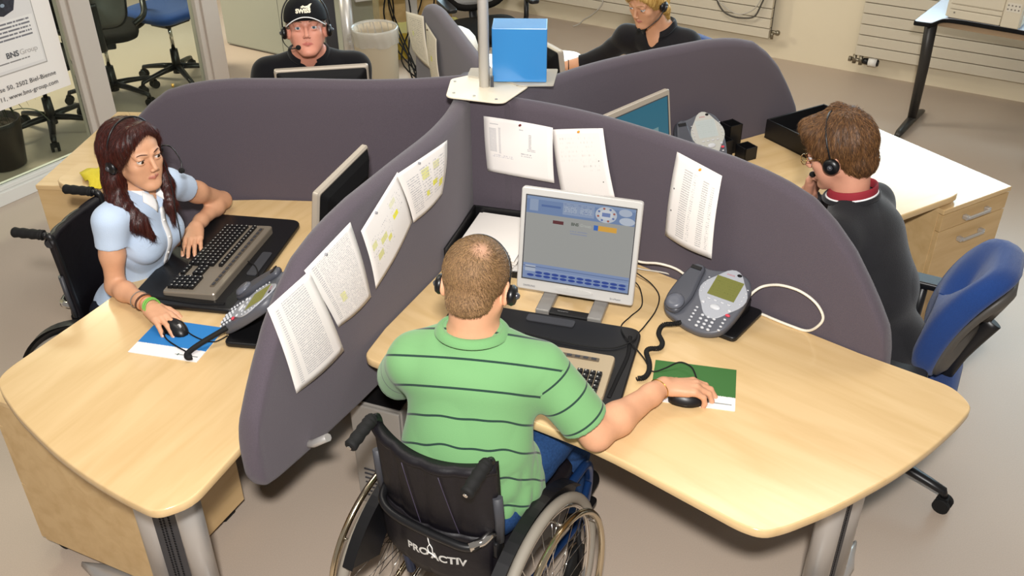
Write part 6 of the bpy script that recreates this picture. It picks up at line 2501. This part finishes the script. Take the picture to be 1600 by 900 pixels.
def neck_ring(r1, r2, dz, a0=.0, tilt=.018):
    return [cb + [.002, 0, dz + .022] + rr_ * r1 * math.cos(a) + fa * r2 * math.sin(a) + np.array([0, 0, -tilt * math.sin(a)]) for a in np.linspace(0, 2 * PI, 49)]


band(None, 0, neck_ring(.064, .062, .0), .030, .012, 0, mat('dark_red_cotton', '#8e1f2c', .85), sw)
MB().tube(neck_ring(.075, .073, .0)[:-1], .0045, 8, loop=True).build('white_trim', m_wc, sw)
band(None, 0, neck_ring(.078, .076, -.012), .014, .010, 0, m_sw, sw, name='ribbed_neckline')
b = MB()
for a in np.linspace(PI * 1.05, PI * 1.95, 24):
    pass
hem = [np.array([1.257, -.728, .560]) - np.array(base) + rr_ * .190 * math.cos(a) + fa * .150 * math.sin(a) + np.array([0, 0, .006 * math.sin(a * 9)]) for a in np.linspace(PI * 1.02, PI * 1.98, 40)]
MB().tube(hem, .006, 8).build('white_shirt_hem', m_wc, sw)
S = SDF()
pel = np.array([1.24, -.72, .56])
S.ell(pel, [.165, .13, .09], .05, ra.T)
for s in (-1, 1):
    kn = pel + fa * .46 + rr_ * s * .10
    S.cone(pel + rr_ * s * .085, kn, .088, .064, .05).cone(kn, kn + [0, 0, -.42], .060, .045, .03)
sdf_object('trousers', S.mesh(.008), m_jd, Rm, base)
for s in (-1, 1):
    an = pel + fa * .46 + rr_ * s * .10 + np.array([0, 0, -.505])
    S = SDF()
    S.cone(an, an + fa * .15, .044, .036, .03)
    sdf_object('shoe', S.mesh(.008), m_blackmat, Rm, base)
headset('telephone_headset', 'black headset of the man in glasses, round ear pad below a slim band', hc, R, k, mic=1, width=.088, top=.132, back=-.0)

# ------------------------------------------------------------------ the man in the cap
base = (-.90, .92, 0)
Cm = person('person in a black cap and black shirt, facing the viewer over the left screen', base)
yw = -80
R = frame(dirv(yw, 12))
hc = np.array([-.790, .700, 1.205])
k = 1.02
S = SDF()
P = head_sdf(S, hc, R, k)
nb = np.array([-.805, .768, 1.062])
fa = dirv(yw)
rr_ = frame(fa)[:, 0]
shR, shL = nb + rr_ * .185 + [0, .02, -.075], nb - rr_ * .185 + [0, .02, -.075]
S.cone(P(0, -.02, -.05), nb, .058, .066, .03)
S.cone(nb, shR, .05, .05, .04).cone(nb, shL, .05, .05, .04)
S.ell([-.84, .83, .87], [.15, .10, .16], .04, frame(fa).T)
S.ell([-.86, .87, .68], [.14, .10, .18], .04, frame(fa).T)
elR, wrR = np.array([-1.07, .70, .79]), np.array([-.92, .58, .79])
elL, wrL = np.array([-.60, .78, .79]), np.array([-.66, .64, .79])
for a, b_, c_ in ((shR, elR, wrR), (shL, elL, wrL)):
    S.chain([a, b_], [.045, .038], .03).chain([b_, lerp(b_, c_, .3), c_], [.038, .040, .027], .02)
hand(S, wrR, (.6, -.7, -.1), (0, 0, 1), -1)
hand(S, wrL, (-.3, -.9, -.1), (0, 0, 1), 1)
bd = sdf_object('body', S.mesh(.0036), skin_mat('skin_rosy', '#d6937c', '#bf6f64'), Cm, base)
lip_attr(bd, base, hc, R, k)
eyes(Cm, base, hc, R, k, '#5c6d78')
brows(Cm, base, hc, R, k, mat('brow_grey', '#7a5c46', .8))
S = SDF()
for s in (-1, 1):
    S.cone(P(s * .070, -.01, .045), P(s * .072, .010, .005), .012, .008, .01)
S.ell(P(0, -.060, -.01), [.06, .045, .06], .02, R.T)
sdf_object('hair', S.mesh(.004), hair_mat('greying_hair', '#5b4a3a', '#8a7866'), Cm, base)
m_cap = mat('black_cap_cotton', '#0c0c10', .8, spec=.25, bump=(300, .4))
ct_ = thing_part('cap', Cm)
S = SDF()
n_ = R @ nv((0, .12, -1))
cut = [(n_, P(0, 0, .030))]
S.ell(P(0, -.010, .032), np.array([.086, .104, .098]) * k, .01, R.T, cut=cut)
S.ell(P(0, .030, .050), np.array([.074, .068, .072]) * k, .03, R.T, cut=cut)
S.ell(P(0, -.012, .020), np.array([.079, .097, .088]) * k, .004, R.T, '-')
crown = sdf_object('crown', S.mesh(.0035), m_cap, ct_, base)
HX = head_xf(P, R, base)
# brim: a curved plate
rings = []
edge = []
for i in range(25):
    a = math.radians(-68 + 136 * i / 24)
    xi, yi = .078 * math.sin(a), .008 + .090 * math.cos(a)
    xo, yo = .084 * math.sin(a), .040 + .100 * math.cos(a)
    zi = .044 - .022 * math.sin(a) ** 2
    zo = .052 - .044 * math.sin(a) ** 2
    rings.append([(xi, yi, zi + .003), (xi, yi, zi - .002), (xo, yo, zo - .002), (xo * 1.01, yo * 1.01, zo), (xo, yo, zo + .003)])
    edge.append((xo * 1.012, yo * 1.012, zo))
MB(HX).ring_loft(rings).build('brim', m_cap, ct_, subsurf=1)
MB(HX).tube(edge, .0022, 8).build('brim_piping', m_wc, ct_)
bvc = surf(crown)
fv = Vector(R[:, 1])
m_logo = mat('cream_embroidery', '#efe6cf', .7)


def capwrap(p):
    o = HX @ Vector((-p.x, .30, p.y))
    h = bvc.ray_cast(o, -fv)
    return (h[0] + h[1] * (.0015 + p.z)) if h[0] is not None else o - fv * .19


text_mesh('SWISS', .022, m_logo, ct_, None, wrap=lambda p: capwrap(Vector((p.x - .003, p.y + .066, p.z))), align='CENTER', bold=.0012, name='cap_lettering')
cat = [(-.008, .088), (.002, .094), (.010, .090), (.020, .092), (.030, .098), (.038, .099), (.033, .093), (.029, .086), (.031, .078), (.026, .070), (.023, .077), (.020, .083), (.010, .084), (.004, .086), (-.002, .083)]
bm_ = bmesh = None
pv = [Vector((x - .004, y, .0006)) for x, y in cat]
import bmesh
bm = bmesh.new()
f_ = bm.faces.new([bm.verts.new(p) for p in pv])
bmesh.ops.triangulate(bm, faces=[f_])
bmesh.ops.subdivide_edges(bm, edges=bm.edges[:], cuts=2)
for v in bm.verts:
    v.co = capwrap(v.co)
me = bpy.data.meshes.new('leaping_cat_mark')
bm.to_mesh(me)
me.materials.append(m_logo)
o = bpy.data.objects.new('leaping_cat_mark', me)
COL.objects.link(o)
o.parent = ct_
m_bp = mat('black_polo_cotton', '#0f0f13', .9, spec=.2, bump=(300, .4), sheen=.12)
S = SDF()
ra = frame(fa)
S.ell([-.835, .825, .90], [.205, .128, .16], .05, ra.T)
S.ell(nb + fa * .03 + [0, 0, -.07], [.13, .058, .055], .05, ra.T)
S.ell([-.86, .87, .70], [.18, .125, .18], .06, ra.T)
S.cone(nb + [0, .006, -.012], shR, .060, .066, .05).cone(nb + [0, .006, -.012], shL, .060, .066, .05)
for a, b_ in ((shR, elR), (shL, elL)):
    ax = nv(b_ - a)
    e = lerp(a, b_, .8)
    S.cone(a, e + ax * .03, .070, .064, .035, cut=[(ax, e)])
S.cone(nb, nb + [0, -.02, .10], .062, .070, .006, '-')
S.cone(nb + fa * .065 + [0, 0, .02], nb + fa * .100 + [0, 0, -.070], .030, .006, .006, '-')
wf4 = wrinkle(.004, 16, 31)
sp = sdf_object('polo_shirt', S.mesh(.005, lambda p: wf4(p)), m_bp, Cm, base)
cb = nb - np.array(base)
ring = [cb + [0, 0, .016] + rr_ * (.069 * math.cos(a)) + fa * (.064 * math.sin(a)) + np.array([0, 0, -.034 * max(0, math.sin(a))]) for a in np.linspace(PI * .5 + .35, PI * 2.5 - .45, 40)]
band(None, 0, ring, .026, .022, .0, m_bp, sp)
S = SDF()
S.ell([-.87, .93, .58], [.165, .14, .10], .05, ra.T)
for s in (-1, 1):
    q = np.array([-.87, .90, .56]) + rr_ * s * .09
    S.cone(q, q + fa * .40, .085, .065, .05).cone(q + fa * .40, q + fa * .42 + [0, 0, -.44], .06, .045, .03)
sdf_object('trousers', S.mesh(.010), m_jd, Cm, base)
headset('telephone_headset', 'black headset worn over the black cap', hc, R, k, mic=1, width=.094, top=.140,
        boom=[(.100, .0, -.012), (.096, .03, -.05), (.070, .085, -.070), (.038, .105, -.066)])

# ------------------------------------------------------------------ the blonde person
base = (.80, 1.20, 0)
Bl = person('blonde person in a black jacket reaching left over the far desk', base)
yw = 224
k = .97
R = frame(dirv(yw, -22))
hc = np.array([.690, 1.080, 1.195])
S = SDF()
P = head_sdf(S, hc, R, k, fem=True)
nb = np.array([.765, 1.150, 1.045])
fa = dirv(yw + 10)
rr_ = frame(fa)[:, 0]
shR, shL = np.array([.630, 1.235, .975]), np.array([.905, 1.135, .975])
elR, wrR = np.array([.505, 1.315, .84]), np.array([.345, 1.335, .80])
elL, wrL = np.array([.86, .92, .80]), np.array([.66, .93, .79])
S.cone(P(0, -.02, -.05), nb, .046, .052, .03)
S.cone(nb, shR, .04, .04, .04).cone(nb, shL, .04, .04, .04)
S.ell([.79, 1.20, .88], [.13, .085, .15], .04, frame(fa).T)
S.ell(nb + fa * .03 + [0, 0, -.06], [.06, .040, .06], .03, frame(fa).T)
for a, b_, c_ in ((shR, elR, wrR), (shL, elL, wrL)):
    S.chain([a, b_], [.040, .034], .03).chain([b_, lerp(b_, c_, .3), c_], [.034, .036, .025], .02)
hand(S, wrR, (-.9, -.15, -.1), (0, 0, 1), -1, k=.95)
hand(S, wrL, (-.9, .1, -.1), (0, 0, 1), 1, k=.95)
bd = sdf_object('body', S.mesh(.0038), m_skin, Bl, base)
lip_attr(bd, base, hc, R, k)
lashes(Bl, base, hc, R, k, .0007)
eyes(Bl, base, hc, R, k, '#5a6a78', gaze=(0, 1, -.3))
brows(Bl, base, hc, R, k, mat('brow_blonde', '#a8824e', .8), .0022)
S = SDF()
hair_cap(S, P, R, k, .012, clip_p=(0, .040, .0), clip_n=(0, .85, -.52))
S.cone(P(0, -.06, .0), P(0, -.085, -.10), .060, .035, .03)
for s in (-1, 1):
    S.chain([P(s * .072, .0, .03), P(s * .082, -.02, -.04), P(s * .080, -.03, -.10)], [.016, .018, .008], .02)
S.chain([P(-.02, .062, .10), P(.03, .078, .075), P(.066, .045, .02)], [.016, .016, .010], .02)
bh_ = sdf_object('hair', S.mesh(.004), hair_mat('blonde_hair', '#9c7434', '#e0bd72', (50, 50, 6), .4), Bl, base)
strands(bh_, 4000, .024, .0007, lambda p, n: np.array([[0, 0, -1.0]]) + 0 * p, MATS.get('x') or bh_.data.materials[0], lift=.08, seed=12)
m_jk = mat('black_jacket', '#121014', .8, spec=.25, bump=(200, .4), sheen=.12)
S = SDF()
ra = frame(fa)
S.ell([.785, 1.195, .885], [.160, .112, .15], .05, ra.T)
S.ell(nb + fa * .02 + [0, 0, -.07], [.11, .055, .05], .05, ra.T)
S.ell([.80, 1.23, .70], [.15, .12, .18], .06, ra.T)
S.cone(nb + [0, .006, -.02], shR, .052, .056, .05).cone(nb + [0, .006, -.02], shL, .052, .056, .05)
for a, b_, c_, tt in ((shR, elR, wrR, .60), (shL, elL, wrL, .9)):
    ax = nv(c_ - b_)
    e = lerp(b_, c_, tt)
    S.cone(a, b_, .058, .050, .04).cone(b_, e + ax * .03, .050, .044, .03, cut=[(ax, e)])
S.cone(nb, nb + [0, -.02, .10], .052, .060, .006, '-')
S.cone(nb + fa * .055 + [0, 0, .02], nb + fa * .110 + [0, 0, -.13], .030, .008, .006, '-')
wf5 = wrinkle(.006, 18, 41)
jk = sdf_object('jacket', S.mesh(.005, lambda p: wf5(p)), m_jk, Bl, base)
cb = nb - np.array(base)
ring = [cb + [0, 0, .014] + rr_ * (.058 * math.cos(a)) + fa * (.056 * math.sin(a)) + np.array([0, 0, -.045 * max(0, math.sin(a))]) for a in np.linspace(PI * .5 + .5, PI * 2.5 - .5, 40)]
band(None, 0, ring, .030, .026, .0, m_jk, jk)
S = SDF()
S.ell([.82, 1.26, .58], [.15, .13, .10], .05, ra.T)
for s in (-1, 1):
    q = np.array([.82, 1.25, .56]) + rr_ * s * .08
    S.cone(q, q + fa * .38, .08, .06, .05).cone(q + fa * .38, q + fa * .40 + [0, 0, -.44], .055, .04, .03)
sdf_object('trousers', S.mesh(.010), m_jd, Bl, base)
bt = lerp(elR, wrR, .92) - np.array(base)
MB().tube([bt + np.array([0, .027 * math.cos(a), .027 * math.sin(a)]) for a in np.linspace(0, 2 * PI, 25)[:-1]], .0025, 6, loop=True).build('dark_bracelet', m_blackmat, Bl)
headset('telephone_headset', 'black headset on the blonde head, boom microphone at the chin', hc, R, k, mic=-1, width=.088, top=.128,
        boom=[(.100, .0, -.012), (.092, .045, -.045), (.055, .100, -.075), (.020, .118, -.082)])
